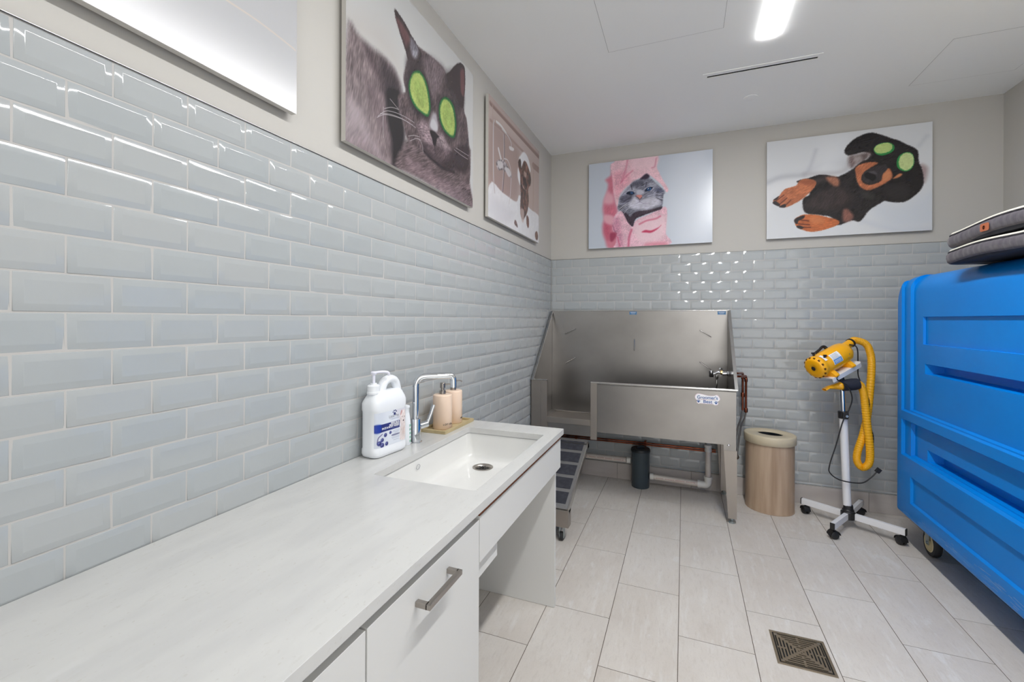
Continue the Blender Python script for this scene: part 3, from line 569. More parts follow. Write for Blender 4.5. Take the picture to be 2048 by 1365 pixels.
  ('L',(87,46,38),0.004,0.9,0.007,[(0.123,0.249),(0.162,0.29)]),
  ('P',(49,42,44),0.004,1,0,[(0.04,0.28),(0.057,0.294),(0.09,0.264),(0.083,0.249),(0.056,0.263)]),
  ('P',(49,42,44),0.004,1,0,[(0.083,0.245),(0.123,0.264),(0.129,0.241),(0.11,0.236)]),
  ('P',(49,42,44),0.004,1,0,[(0.047,0.304),(0.083,0.329),(0.07,0.304),(0.051,0.298)]),
  ('P',(192,106,63),0.005,1,(0.15,0,0.02,0.005),[(0.188,0.137),(0.22,0.164),(0.259,0.172),(0.335,0.161),(0.41,0.135),(0.465,0.112),(0.468,0.083),(0.422,0.061),(0.36,0.043),(0.297,0.037),(0.246,0.053),(0.201,0.083)]),
  ('P',(211,129,84),0.02,0.7,0,[(0.284,0.15),(0.36,0.144),(0.372,0.098),(0.297,0.104)]),
  ('L',(91,42,32),0.004,0.9,0.008,[(0.22,0.134),(0.278,0.121)]),
  ('L',(91,42,32),0.004,0.9,0.008,[(0.214,0.104),(0.284,0.091)]),
  ('L',(91,42,32),0.004,0.9,0.008,[(0.246,0.075),(0.29,0.071)]),
  ('P',(46,40,42),0.005,1,0,[(0.185,0.137),(0.214,0.157),(0.252,0.165),(0.246,0.143),(0.214,0.127),(0.207,0.105),(0.191,0.11)]),
  ('P',(46,40,42),0.005,1,0,[(0.201,0.09),(0.226,0.088),(0.246,0.075),(0.233,0.063),(0.207,0.073)]),
  ('P',(32,28,30),0.006,1,(0.2,20,0.03,0.004),[(0.503,0.627),(0.521,0.661),(0.564,0.702),(0.617,0.726),(0.67,0.73),(0.734,0.7),(0.785,0.671),(0.824,0.651),(0.869,0.616),(0.908,0.589),(0.93,0.558),(0.935,0.488),(0.951,0.437),(0.962,0.366),(0.957,0.311),(0.934,0.272),(0.896,0.235),(0.851,0.211),(0.795,0.214),(0.749,0.229),(0.721,0.253),(0.715,0.297),(0.744,0.35),(0.674,0.33),(0.628,0.35),(0.586,0.384),(0.575,0.443),(0.581,0.5),(0.634,0.536),(0.658,0.576),(0.617,0.596),(0.569,0.589),(0.527,0.584),(0.506,0.601)]),
  ('P',(104,87,86),0.02,0.9,(0.3,50,0.02,0.004),[(0.533,0.579),(0.575,0.584),(0.634,0.594),(0.658,0.576),(0.622,0.531),(0.587,0.521),(0.545,0.49),(0.527,0.529)]),
  ('P',(196,186,184),0.016,0.6,0,[(0.56,0.568),(0.599,0.57),(0.605,0.54),(0.569,0.531)]),
  ('P',(186,112,78),0.006,1,(0.15,50,0.02,0.005),[(0.569,0.487),(0.605,0.511),(0.658,0.519),(0.701,0.506),(0.657,0.476),(0.622,0.451),(0.604,0.41),(0.616,0.373),(0.651,0.354),(0.698,0.363),(0.721,0.382),(0.733,0.437),(0.761,0.462),(0.781,0.438),(0.784,0.388),(0.738,0.351),(0.686,0.325),(0.645,0.315),(0.604,0.338),(0.58,0.384),(0.572,0.436)]),
  ('P',(203,133,91),0.012,0.8,0,[(0.733,0.43),(0.761,0.448),(0.773,0.397),(0.738,0.372)]),
  ('P',(53,48,51),0.006,1,(0.2,50,0.02,0.005),[(0.663,0.475),(0.744,0.493),(0.756,0.456),(0.727,0.417),(0.721,0.382),(0.68,0.362),(0.639,0.366),(0.61,0.395),(0.616,0.438),(0.634,0.457)]),
  ('P',(27,23,27),0.004,1,0,[(0.622,0.433),(0.646,0.448),(0.681,0.43),(0.692,0.4),(0.675,0.38),(0.657,0.389),(0.634,0.407)]),
  ('P',(86,82,87),0.006,0.8,0,[(0.646,0.448),(0.681,0.451),(0.698,0.427),(0.675,0.43)]),
  ('P',(11,10,13),0.003,1,0,[(0.625,0.422),(0.635,0.428),(0.64,0.413),(0.631,0.409)]),
  ('P',(11,10,13),0.003,1,0,[(0.66,0.403),(0.675,0.405),(0.678,0.391),(0.666,0.387)]),
  ('P',(196,125,86),0.006,1,0,[(0.79,0.384),(0.824,0.415),(0.843,0.409),(0.824,0.39)]),
  ('P',(51,48,49),0.03,0.6,0,[(0.744,0.322),(0.812,0.342),(0.89,0.305),(0.857,0.239),(0.778,0.247)]),
  ('P',(42,133,66),0.003,1,0,[(0.677,0.609),(0.693,0.635),(0.728,0.648),(0.768,0.645),(0.793,0.624),(0.798,0.598),(0.785,0.576),(0.756,0.562),(0.722,0.558),(0.69,0.575)]),
  ('P',(180,203,125),0.004,1,(0.06,20,0.01,0.008),[(0.681,0.612),(0.696,0.635),(0.731,0.645),(0.765,0.642),(0.784,0.625),(0.784,0.6),(0.768,0.582),(0.739,0.573),(0.707,0.575),(0.687,0.59)]),
  ('P',(42,133,66),0.003,1,0,[(0.81,0.498),(0.818,0.532),(0.838,0.554),(0.869,0.563),(0.897,0.549),(0.909,0.512),(0.908,0.471),(0.891,0.438),(0.863,0.426),(0.835,0.438),(0.815,0.462)]),
  ('P',(190,207,142),0.004,1,(0.06,20,0.01,0.008),[(0.822,0.496),(0.83,0.53),(0.847,0.553),(0.872,0.559),(0.896,0.543),(0.907,0.509),(0.904,0.471),(0.888,0.444),(0.864,0.433),(0.841,0.446),(0.827,0.467)]),
 ]),
 0: ((182, 182, 184), [
  ('L',(214,196,176),0.002,0.9,0.004,[(0.74,0.206),(0.776,0.202),(0.879,0.205),(0.987,0.198),(1.004,0.195)]),
  ('P',(175,176,179),0.08,0.5,0,[(0.643,0.155),(0.776,0.202),(0.987,0.198),(1.003,0.129),(0.773,0.105)]),
 ]),
}

# ================================================================== THE ROOM
ZT, PH, PW, ZC = 1.9478, 0.0778, 0.1542, 2.924
XR, YB = 3.143, -5.30
def wall(name, x0, x1, y0, y1):
    o = MB().box(x0, x1, y0, y1, 0, ZC + 0.1).build(name, M['paint'], org=(x0, y0, 0)); tag(o, kind='structure'); return o
wl = wall('wall_left', -0.10, -0.004, YB, 0.10)
wb = wall('wall_back', -0.004, XR + 0.1, 0.004, 0.10)
wr = wall('wall_right', XR + 0.004, XR + 0.1, YB, 0.004)
# wall behind the camera; wide opening added to let in fill light
wf = MB().box(-0.10, 0.95, YB - 0.1, YB, 0, ZC + 0.1).box(0.95, XR + 0.1, YB - 0.1, YB, 2.85, ZC + 0.1).build('wall_front', M['paint'], org=(0, YB, 0)); tag(wf, kind='structure')

def tiles(name, parent, to_world, u0, u1, phase, z0, z1, sub):
    """bevelled glazed tiles; to_world(u, z, h) with h the height over the wall"""
    g = 0.0017; vs, fs, rn, mi = [], [], [], []
    def quad(a, b, c, d, r, m):
        n = len(vs); vs.extend((a, b, c, d)); fs.append((n, n + 1, n + 2, n + 3)); rn.append(r); mi.append(m)
    quad(to_world(u0, z0, -0.0007), to_world(u1, z0, -0.0007), to_world(u1, z1, -0.0007), to_world(u0, z1, -0.0007), 0, 1)
    k = 0; zt = z1
    while zt > z0 + 0.01:
        zb = max(zt - PH, z0)
        off = phase + (PW / 2 if k % 2 else 0)
        i = math.floor((u0 - off) / PW)
        while off + i * PW < u1 - 0.004:
            a, b = max(off + i * PW, u0), min(off + (i + 1) * PW, u1); i += 1
            if b - a < 0.006: continue
            r = random.random(); tx = random.uniform(-1, 1) * 0.0009; tz = random.uniform(-1, 1) * 0.0009
            a0, b0, c0, d0 = a + g, b - g, zb + g, zt - g
            lim = min(b0 - a0, d0 - c0) / 2 * 0.9
            rings = []
            for ins, h in ((0, -0.0022), (0.0, -0.0008), (0.0010, 0.0002), (0.0135, 0.0030), (0.0155, 0.0032)):
                ins = min(ins, lim)
                pr = []
                for (uu, zz) in ((a0 + ins, c0 + ins), (b0 - ins, c0 + ins), (b0 - ins, d0 - ins), (a0 + ins, d0 - ins)):
                    hh = h + tx * (uu - (a + b) / 2) / PW * 2 + tz * (zz - (zb + zt) / 2) / PH * 2 if h > 0 else h
                    pr.append(to_world(uu, zz, hh))
                rings.append(pr)
            n = len(vs)
            for q in rings: vs.extend(q)
            for q in range(4):
                for e in range(4):
                    fs.append((n + q * 4 + e, n + q * 4 + (e + 1) % 4, n + (q + 1) * 4 + (e + 1) % 4, n + (q + 1) * 4 + e)); rn.append(r); mi.append(0)
            fs.append((n + 16, n + 17, n + 18, n + 19)); rn.append(r); mi.append(0)
        zt -= PH; k += 1
    o0 = origin(parent)
    me = bpy.data.meshes.new(name); me.from_pydata([tuple(Vector(p) - o0) for p in vs], [], fs)
    me.materials.append(M['tile']); me.materials.append(M['grout'])
    at = me.attributes.new('rnd', 'FLOAT', 'FACE'); at.data.foreach_set('value', rn)
    for p, m_ in zip(me.polygons, mi): p.material_index = m_
    bm = bmesh.new(); bm.from_mesh(me); bmesh.ops.recalc_face_normals(bm, faces=bm.faces)
    bm.to_mesh(me); bm.free(); me.shade_smooth()
    o = bpy.data.objects.new(name, me); COL.objects.link(o); o.parent = parent
    w = o.modifiers.new('wn', 'WEIGHTED_NORMAL'); w.mode = 'FACE_AREA'; w.keep_sharp = False; w.weight = 80
    return o
tiles('bevelled_tiles', wl, lambda u, z, h: (h, u, z), YB, -0.001, -3.5301, 0.13, ZT, 0)
tiles('bevelled_tiles', wb, lambda u, z, h: (u, -h, z), 0.001, XR, 0.1197 - PW / 2, 0.139, ZT, 0)
tiles('bevelled_tiles', wr, lambda u, z, h: (XR - h, u, z), YB, -0.001, -3.50, 0.139, ZT, 0)

MB().box(-0.003, 0.0038, YB, -0.004, ZT + 0.0003, ZT + 0.0013).build('tile_trim', M['alu'], wl)
MB().box(0.004, XR, -0.0038, 0.003, ZT + 0.0003, ZT + 0.0013).build('tile_trim', M['alu'], wb)

def baseboard(name, horizontal, fixed, a, b, s):
    mb = MB(); x = a
    while x < b - 0.01:
        e = min(x + 0.601, b)
        if horizontal: mb.box(x + 0.001, e - 0.001, fixed - 0.009, fixed + 0.003, 0.001, 0.138)
        else:
            lo, hi = sorted((fixed - 0.003 * s, fixed + 0.009 * s)); mb.box(lo, hi, x + 0.001, e - 0.001, 0.001, 0.138)
        x = e
    o = mb.build(name, M['base_tile'], org=(a if horizontal else fixed, fixed if horizontal else a, 0), bevel=0.0012); return tag(o, kind='structure')
baseboard('baseboard_back', True, -0.001, 0.010, XR - 0.010, 1)
baseboard('baseboard_left', False, 0.001, YB, -0.012, 1)
baseboard('baseboard_right', False, XR - 0.001, YB, -0.012, -1)

# floor: running-bond stone tiles, 300 x 600
def make_floor():
    vs, fs, rn, mi = [], [], [], []
    vs.extend(((-0.1, YB - 0.1, -0.0007), (XR + 0.1, YB - 0.1, -0.0007), (XR + 0.1, 0.1, -0.0007), (-0.1, 0.1, -0.0007)))
    vs.extend(((-0.1, YB - 0.1, -0.10), (XR + 0.1, YB - 0.1, -0.10), (XR + 0.1, 0.1, -0.10), (-0.1, 0.1, -0.10)))
    fs += [(0, 1, 2, 3), (7, 6, 5, 4), (0, 4, 5, 1), (1, 5, 6, 2), (2, 6, 7, 3), (3, 7, 4, 0)]; rn += [0] * 6; mi += [1] * 6
    g = 0.0014
    for i in range(-3, 11):
        xa = 0.5335 + i * 0.3003; xb = xa + 0.3003
        ph = -0.668 if i % 2 == 0 else -0.968
        for j in range(-10, 3):
            ya = ph + j * 0.6005; yb = ya + 0.6005
            a, b, c, d = max(xa, -0.09) + g, min(xb, XR + 0.09) - g, max(ya, YB - 0.09) + g, min(yb, 0.0) - g
            if b - a < 0.01 or d - c < 0.01: continue
            n = len(vs); r = random.random()
            e = 0.0005
            vs.extend(((a, c, -0.0010), (b, c, -0.0010), (b, d, -0.0010), (a, d, -0.0010)))
            vs.extend(((a, c, -e), (b, c, -e), (b, d, -e), (a, d, -e)))
            vs.extend(((a + e, c + e, 0), (b - e, c + e, 0), (b - e, d - e, 0), (a + e, d - e, 0)))
            for q in range(2):
                for k in range(4):
                    fs.append((n + q * 4 + k, n + q * 4 + (k + 1) % 4, n + q * 4 + 4 + (k + 1) % 4, n + q * 4 + 4 + k)); rn.append(r); mi.append(0)
            fs.append((n + 8, n + 9, n + 10, n + 11)); rn.append(r); mi.append(0)
    me = bpy.data.meshes.new('floor'); me.from_pydata(vs, [], fs)
    me.materials.append(M['floor_tile']); me.materials.append(M['floor_grout'])
    at = me.attributes.new('rnd', 'FLOAT', 'FACE'); at.data.foreach_set('value', rn)
    for p, m_ in zip(me.polygons, mi): p.material_index = m_
    o = bpy.data.objects.new('floor', me); COL.objects.link(o); tag(o, kind='structure')
make_floor()

# ceiling slab with its openings
HOLES = [(1.530, 1.613, -3.70, -1.238), (1.283, 1.871, -0.934, -0.912), (0.30, 1.00, -5.10, -4.95)]
def make_ceiling():
    xs = sorted({-0.1, XR + 0.1} | {h for H in HOLES[:2] for h in H[:2]}); ys = sorted({YB - 0.1, 0.1} | {h for H in HOLES[:2] for h in H[2:]})
    mb = MB()
    for i in range(len(xs) - 1):
        for j in range(len(ys) - 1):
            cx, cy = (xs[i] + xs[i + 1]) / 2, (ys[j] + ys[j + 1]) / 2
            if any(H[0] < cx < H[1] and H[2] < cy < H[3] for H in HOLES[:2]): continue
            mb.box(xs[i], xs[i + 1], ys[j], ys[j + 1], ZC, ZC + 0.02)
    o = mb.build('ceiling', M['ceiling'], org=(0, 0, ZC)); tag(o, kind='structure')
make_ceiling()
def strip(x0, x1, y0, y1, label, lens, dz=0.0):
    t = thing('ceiling_light', label, 'light', ((x0 + x1) / 2, (y0 + y1) / 2, ZC))
    h = MB().box(x0 - 0.012, x1 + 0.012, y0 - 0.012, y1 + 0.012, ZC + 0.020, ZC + 0.07) if dz == 0 else MB().box(x0 - 0.004, x1 + 0.004, y0 - 0.004, y1 + 0.004, ZC - 0.03, ZC - 0.0005)
    h.build('housing', M['white_metal'], t)
    MB().box(x0 + 0.001, x1 - 0.001, y0 + 0.001, y1 - 0.001, ZC - 0.005, ZC + 0.0195).build('lens', lens, t)
strip(*HOLES[0], 'long narrow glowing strip light recessed in the ceiling', M['lens'])

# linear air diffuser, sprinkler cover, access panels
t = thing('air_diffuser', 'white slot air diffuser with one thin black slot in the ceiling', 'vent', (1.577, -0.925, ZC))
mb = MB()
for x0, x1, y0, y1 in ((1.256, 1.889, -0.9655, -0.9345), (1.256, 1.889, -0.9115, -0.893), (1.256, 1.2825, -0.9345, -0.9115), (1.8715, 1.889, -0.9345, -0.9115)):
    mb.box(x0, x1, y0, y1, ZC - 0.0022, ZC + 0.0)
mb.build('frame', M['ceiling'], t, bevel=0.0006)
MB().box(1.2835, 1.8705, -0.9335, -0.9125, ZC + 0.0025, ZC + 0.06).build('slot', M['dark'], t)
mb = MB().lathe([(0.044, 0), (0.044, 0.003), (0.040, 0.0045), (0.001, 0.005)], (1.572, -0.540, ZC), (0, 0, -1))
tag(mb.build('sprinkler_cover', M['ceiling'], org=(1.572, -0.54, ZC)), 'small round white sprinkler cover on the ceiling beyond the black slot', 'sprinkler cover')
def access_panel(x0, x1, y0, y1, label, gap):
    t = thing('access_panel', label, 'access panel', ((x0 + x1) / 2, (y0 + y1) / 2, ZC))
    w = gap; rg = lambda i, z: [(x0 + i, y0 + i, z), (x1 - i, y0 + i, z), (x1 - i, y1 - i, z), (x0 + i, y1 - i, z)]
    MB().loft([rg(0, ZC), rg(0, ZC - 0.0006), rg(w, ZC - 0.0006), rg(w, ZC)], False, False).build('edge_gap', mat('panel_gap', (150, 148, 146), 0.8), t)
    MB().box(x0 + w, x1 - w, y0 + w, y1 - w, ZC - 0.0008, ZC - 0.0001).build('panel', M['ceiling'], t)
access_panel(0.745, 1.340, -2.02, -1.405, 'flush white ceiling access panel left of the strip light', 0.0016)
access_panel(2.508, 3.02, -0.86, -0.345, 'flush white ceiling access panel in the far right corner', 0.0014)

# ================================================================== PICTURES
CW, CH, CZ = 1.010, 0.757, 2.028
def picture(k, label, side, s0, nx, ny):
    t = thing('wall_picture', label, 'picture', ((0.0, s0 + CW / 2, CZ) if side == 0 else (s0 + CW / 2, 0, CZ)), 'square-edged prints along the upper walls')
    mb = MB()
    if side == 0:
        mb.box(0.010, 0.0295, s0, s0 + CW, CZ, CZ + CH); mb2 = MB().box(-0.004, 0.010, s0 + 0.06, s0 + CW - 0.06, CZ + 0.06, CZ + CH - 0.06)
        fn = lambda a, b: (0.030, s0 + a, CZ + b)
    else:
        mb.box(s0, s0 + CW, -0.0295, -0.010, CZ, CZ + CH); mb2 = MB().box(s0 + 0.06, s0 + CW - 0.06, -0.010, 0.004, CZ + 0.06, CZ + CH - 0.06)
        fn = lambda a, b: (s0 + a, -0.030, CZ + b)
    mb.build('backing', M['frame_edge'], t, bevel=0.0006); mb2.build('hanging_frame', M['alu'], t)
    painted_grid('print', PICTURES[k], CW, CH, nx, ny, fn, M['print'], t)
picture(0, 'mostly white print with a faint curved line, nearest on the left wall', 0, -3.930, 340, 256)
picture(1, 'print of a grey cat with cucumber slices over its eyes', 0, -2.708, 560, 420)
picture(2, 'print of a small wet dog in a bath beside a shower tap', 0, -1.485, 320, 240)
picture(3, 'print of a tabby cat wrapped in a pink towel', 1, 0.355, 460, 345)
picture(4, 'print of a black and tan dachshund with cucumber slices on its eyes', 1, 1.750, 460, 345)

# ================================================================== COUNTER RUN
XF, YE = 0.618, -1.893           # counter front and far end
# worktop with the sink cut-out
ct = MB().box(0.004, XF, YB + 0.02, YE, 0.844, 0.871).build('countertop', M['quartz'], org=(0.3, -3.3, 0.844))
cut = MB().prism(rrect(0.181, 0.563, -2.741, -2.036, 0.012, 5), 2, 0.80, 0.90).build('cut', M['quartz'])
boolean(ct, [cut]); tag(ct, 'white speckled quartz worktop along the left wall with a sink cut into it', 'countertop')
bv = ct.modifiers.new('bevel', 'BEVEL'); bv.width = 0.0015; bv.segments = 2; bv.limit_method = 'ANGLE'; bv.angle_limit = math.radians(50); bv.harden_normals = True
mb = MB().box(XF - 0.030, XF - 0.014, -2.794, YE - 0.010, 0.8235, 0.8438)
mb.build('substrate_edge', M['mdf'], ct)['label'] = 'raw brown board edge under the worktop'

t = thing('sink', 'white rectangular undermount sink in the worktop', 'sink', (0.37, -2.39, 0.70))
DC = (0.303, -2.132)
def sink_ring(ins, z, r):
    P = rrect(0.176 + ins, 0.568 - ins, -2.746 + ins, -2.031 - ins, r, 9); out = []
    for i in range(len(P)):        # corner arcs plus points along the straight sides
        a, b = P[i], P[(i + 1) % len(P)]; m_ = 8 if (i + 1) % 10 == 0 else 1
        out += [(a[0] + (b[0] - a[0]) * k / m_, a[1] + (b[1] - a[1]) * k / m_, z) for k in range(m_)]
    return out
def circle_ring(r, z):
    out = []
    for x, y, _ in sink_ring(0.045, 0, 0.04):
        a = math.atan2(y - DC[1], x - DC[0]); out.append((DC[0] + r * math.cos(a), DC[1] + r * math.sin(a), z))
    return out
mb = MB(); rings = [sink_ring(-0.013, 0.8435, 0.03), sink_ring(0.0, 0.8435, 0.018), sink_ring(0.003, 0.79, 0.026), sink_ring(0.007, 0.750, 0.034), sink_ring(0.014, 0.733, 0.038), sink_ring(0.028, 0.7255, 0.042), sink_ring(0.045, 0.7235, 0.045), circle_ring(0.050, 0.7215), circle_ring(0.046, 0.7205)]
mb.loft(rings, False, False); mb.loft([sink_ring(-0.013, 0.8434, 0.03), sink_ring(-0.008, 0.73, 0.03), sink_ring(0.03, 0.708, 0.04), circle_ring(0.050, 0.706), circle_ring(0.046, 0.706)], False, False)
mb.build('basin', M['porcelain'], t, angle=60)
MB().loft([sink_ring(0.0005, 0.8438, 0.018), sink_ring(0.0005, 0.8420, 0.018), sink_ring(0.0012, 0.8420, 0.018), sink_ring(0.0012, 0.8438, 0.018)], False, False).build('shadow_gap_line', M['ink'], t)  # dark grey ring paints the shadow gap between worktop and basin
mb = MB().lathe([(0.047, 0.0005), (0.047, 0.0022), (0.044, 0.003), (0.038, 0.0015), (0.033, -0.004), (0.031, -0.012), (0.030, -0.02), (0.001, -0.021)], (DC[0], DC[1], 0.7205), n=40, cap0=False)
dr = mb.build('drain', M['nickel'], t)
mb = MB().lathe([(0.026, -0.012), (0.026, -0.006), (0.018, -0.003), (0.014, -0.006), (0.001, -0.006)], (DC[0], DC[1], 0.7205), n=30)
for k in range(6):
    a = k * PI / 3; mb.box(-0.0015, 0.0015, 0.010, 0.026, -0.006, -0.0015, Matrix.Translation((DC[0], DC[1], 0.7205)) @ Matrix.Rotation(a, 4, 'Z'))
mb.lathe([(0.005, -0.008), (0.005, 0.004), (0.003, 0.006), (0.001, 0.0065)], (DC[0], DC[1], 0.7205), n=14)
mb.build('strainer', M['steel_dark'], dr)
# maker's small oval mark on the wall-side face
mb = MB(); n = 28
mb.loft([[(0.1815 + (0.0006 if q in (1, 2) else 0.0), -2.47 + r * 1.15 * math.cos(2 * PI * k / n), 0.812 + r * 0.8 * math.sin(2 * PI * k / n)) for k in range(n)] for q, r in enumerate((0.0120, 0.0118, 0.0106, 0.0104))], False, False)
mb.build('maker_mark', M['ink'], t)

# base cabinets
XD = XF - 0.013
def cabinet(y0, y1, label, handle):
    t = thing('base_cabinet', label, 'cabinet', (0.3, (y0 + y1) / 2, 0), 'white base cabinets under the worktop')
    MB().box(0.012, XD - 0.021, y0 + 0.001, y1 - 0.001, 0.09, 0.838).build('carcass', M['white_lam'], t)
    MB().box(0.02, XD - 0.07, y0 + 0.001, y1 - 0.001, 0.001, 0.0895).build('plinth', M['white_lam'], t)
    d = MB().box(XD - 0.020, XD, y0 + 0.0015, y1 - 0.0015, 0.095, 0.815).build('door', M['white_lam'], t, bevel=0.0008)
    if handle:
        ya, yb, zz = handle; s = 0.006
        mb = MB().box(XD + 0.026, XD + 0.038, ya, yb, zz - s, zz + s).box(XD + 0.0002, XD + 0.030, ya, ya + 2 * s, zz - s, zz + s).box(XD + 0.0002, XD + 0.030, yb - 2 * s, yb, zz - s, zz + s)
        mb.build('handle', M['nickel'], d, bevel=0.0008)
YD = -2.7985
cabinet(-3.283, YD, 'white slab-door base cabinet with a square bar handle, next to the sink', (-3.125, -2.975, 0.766))
cabinet(-3.80, -3.285, 'white base cabinet at the bottom edge, left of the one with the handle', None)
cabinet(-4.32, -3.802, 'white base cabinet beside the viewer', None)
cabinet(-5.20, -4.322, 'white base cabinet behind the viewer', None)
t = thing('sink_apron', 'white apron board under the worktop in front of the sink', 'panel', (0.6, -2.35, 0.69))
MB().box(XD - 0.020, XD, YD + 0.003, YE - 0.010, 0.688, 0.8230).build('board', M['white_lam'], t, bevel=0.0008)
MB().box(0.20, XD - 0.0205, YD + 0.004, -2.62, 0.62, 0.700).build('return_box', M['white_lam'], t)
tag(MB().box(0.014, 0.575, YE + 0.001, YE + 0.019, 0.001, 0.8435).build('end_panel', M['white_lam'], org=(0.3, YE, 0), bevel=0.0008), 'white upright board holding up the far end of the worktop', 'panel')

# ------------------------------------------------------------------ tap
t = thing('sink_faucet', 'tall chrome square-bend tap behind the sink', 'faucet', (0.094, -2.357, 0.871))
B = Vector((0.094, -2.357, 0.871))
MB().lathe([(0.027, 0.0002), (0.027, 0.004), (0.023, 0.006), (0.0225, 0.098), (0.021, 0.101), (0.014, 0.102)], B, n=36).build('base', M['chrome'], t)
dirn = Vector((0.80, 0.60, 0)).normalized()
top = B + Vector((0, 0, 0.279)); end = top + dirn * 0.160
MB().tube(fillet_path([B + Vector((0, 0, 0.10)), top, end, end - Vector((0, 0, 0.052))], 0.045, 12), 0.0138, 24).build('spout', M['chrome'], t)
lv = Vector((0.55, 0.83, 0)).normalized()
MB().cyl(B + Vector((0, 0, 0.066)) + lv * 0.018, B + Vector((0, 0, 0.072)) + lv * 0.054, 0.014, 24).build('cartridge', M['chrome'], t)
c0 = B + Vector((0, 0, 0.072)) + lv * 0.050
MB().tube([c0, c0 + lv * 0.018 + Vector((0, 0, 0.040)), c0 + lv * 0.032 + Vector((0, 0, 0.078))], 0.0055, 14, squash=1.5).build('lever', M['chrome'], t)

# ------------------------------------------------------------------ soap tray and dispensers
t = thing('soap_tray', 'shallow wooden tray under the two soap pumps', 'tray', (0.09, -2.05, 0.871))
mb = MB(); ty0, ty1, tx0, tx1 = -2.205, -1.915, 0.014, 0.150
mb.box(tx0, tx1, ty0, ty1, 0.8715, 0.876)
mb.build('tray_base', M['wood_tray'], t)
mb = MB()
for x0, x1, y0, y1 in ((tx0, tx1, ty0, ty0 + 0.012), (tx0, tx1, ty1 - 0.012, ty1), (tx0, tx0 + 0.012, ty0 + 0.012, ty1 - 0.012), (tx1 - 0.012, tx1, ty0 + 0.012, ty1 - 0.012)):
    mb.box(x0, x1, y0, y1, 0.8762, 0.8860)
mb.build('tray_rim', M['wood_tray'], t, bevel=0.001)
def dispenser(x, y, label, word, ang, a0):
    t = thing('soap_dispenser', label, 'soap dispenser', (x, y, 0.876), 'cream pump bottles on the wooden tray')
    r = 0.0450
    MB().lathe([(r - 0.003, 0.0003), (r, 0.003), (r, 0.156), (r - 0.0015, 0.160), (r - 0.006, 0.162), (0.012, 0.1625)], (x, y, 0.876), n=48).build('bottle', M['cream'], t, angle=50)
    mb = MB().lathe([(0.0145, 0.1625), (0.0145, 0.178), (0.009, 0.180), (0.009, 0.190), (0.0125, 0.192), (0.0125, 0.213), (0.010, 0.216), (0.001, 0.2165)], (x, y, 0.876), n=28)
    d = Vector((math.cos(ang), math.sin(ang), 0)); p = Vector((x, y, 0.876 + 0.207))
    mb.tube([p, p + d * 0.035, p + d * 0.048 - Vector((0, 0, 0.006))], 0.0035, 10)
    mb.build('pump', M['nickel'], t)
    # lettering wrapped on the bottle, facing the sink
    for i, ch in enumerate(word):
        a = a0 + i * 0.195
        m4 = Matrix.Translation((x, y, 0.898)) @ Matrix.Rotation(a, 4, 'Z') @ Matrix.Translation((r + 0.0001, 0, 0)) @ FACE_X
        text('letter', ch, 0.0110, m4, M['black_ink'], t, 0.0002, 'CENTER', 0.00025)
dispenser(0.086, -2.120, 'cream soap pump lettered LOTION, nearer the tap', 'LOTION', 0.9, -0.92)
dispenser(0.072, -1.992, 'cream soap pump behind the lotion pump, beside the tiles', 'WASH', 0.9, -0.02)

# ------------------------------------------------------------------ big shampoo jug
t = thing('shampoo_jug', 'large white pump jug with a blue banded dog label, by the tap', 'bottle', (0.062, -2.53, 0.871))
JC = Matrix.Translation((0.064, -2.527, 0.871)) @ Matrix.Rotation(math.radians(-6), 4, 'Z')   # local x = outward, y = along the wall
def jring(z, hx, y0, y1, r): return [JC @ Vector((x, y, z)) for x, y in rrect(-hx, hx, y0, y1, r, 6)]
mb = MB(); Y0, Y1 = -0.092, 0.092
mb.loft([jring(0.001, 0.036, Y0 + 0.012, Y1 - 0.012, 0.026), jring(0.006, 0.042, Y0 + 0.004, Y1 - 0.004, 0.028), jring(0.016, 0.044, Y0, Y1, 0.030), jring(0.032, 0.044, Y0, Y1, 0.030), jring(0.036, 0.0425, Y0 + 0.002, Y1 - 0.002, 0.03),
         jring(0.172, 0.0425, Y0 + 0.002, Y1 - 0.002, 0.03), jring(0.178, 0.044, Y0, Y1, 0.030), jring(0.204, 0.044, Y0, Y1, 0.030), jring(0.216, 0.041, Y0 + 0.006, Y1 - 0.003, 0.030), jring(0.238, 0.031, Y0 + 0.020, Y1 - 0.012, 0.026), jring(0.246, 0.024, Y0 + 0.026, Y1 - 0.022, 0.02)])
body = mb.build('jug_body', M['hdpe'], t, angle=60)
hp = [JC @ Vector((0, a_, b_)) for a_, b_ in ((-0.020, 0.236), (-0.014, 0.262), (0.002, 0.280), (0.030, 0.286), (0.054, 0.276), (0.066, 0.250), (0.072, 0.212))]
MB().tube(spline(hp, 6), 0.0155, 16, squash=1.25).build('jug_handle', M['hdpe'], t)
NK = JC @ Vector((0, -0.058, 0.243))
MB().lathe([(0.025, -0.004), (0.025, 0.004), (0.0235, 0.005), (0.0235, 0.026), (0.019, 0.030), (0.012, 0.031), (0.012, 0.036)], NK, n=32).build('collar', M['hdpe'], t)
mb = MB().lathe([(0.0055, 0.03), (0.0055, 0.068), (0.010, 0.069), (0.012, 0.076), (0.009, 0.080), (0.001, 0.081)], NK, n=20)
pd = (JC.to_3x3() @ Vector((0.55, 0.85, 0))).normalized(); pp = NK + Vector((0, 0, 0.075))
mb.tube(spline([pp, pp + pd * 0.030 + Vector((0, 0, 0.002)), pp + pd * 0.052 - Vector((0, 0, 0.001)), pp + pd * 0.058 - Vector((0, 0, 0.012))], 5), 0.005, 12)
mb.build('pump', mat('pump_plastic', (226, 226, 238), 0.3), t)
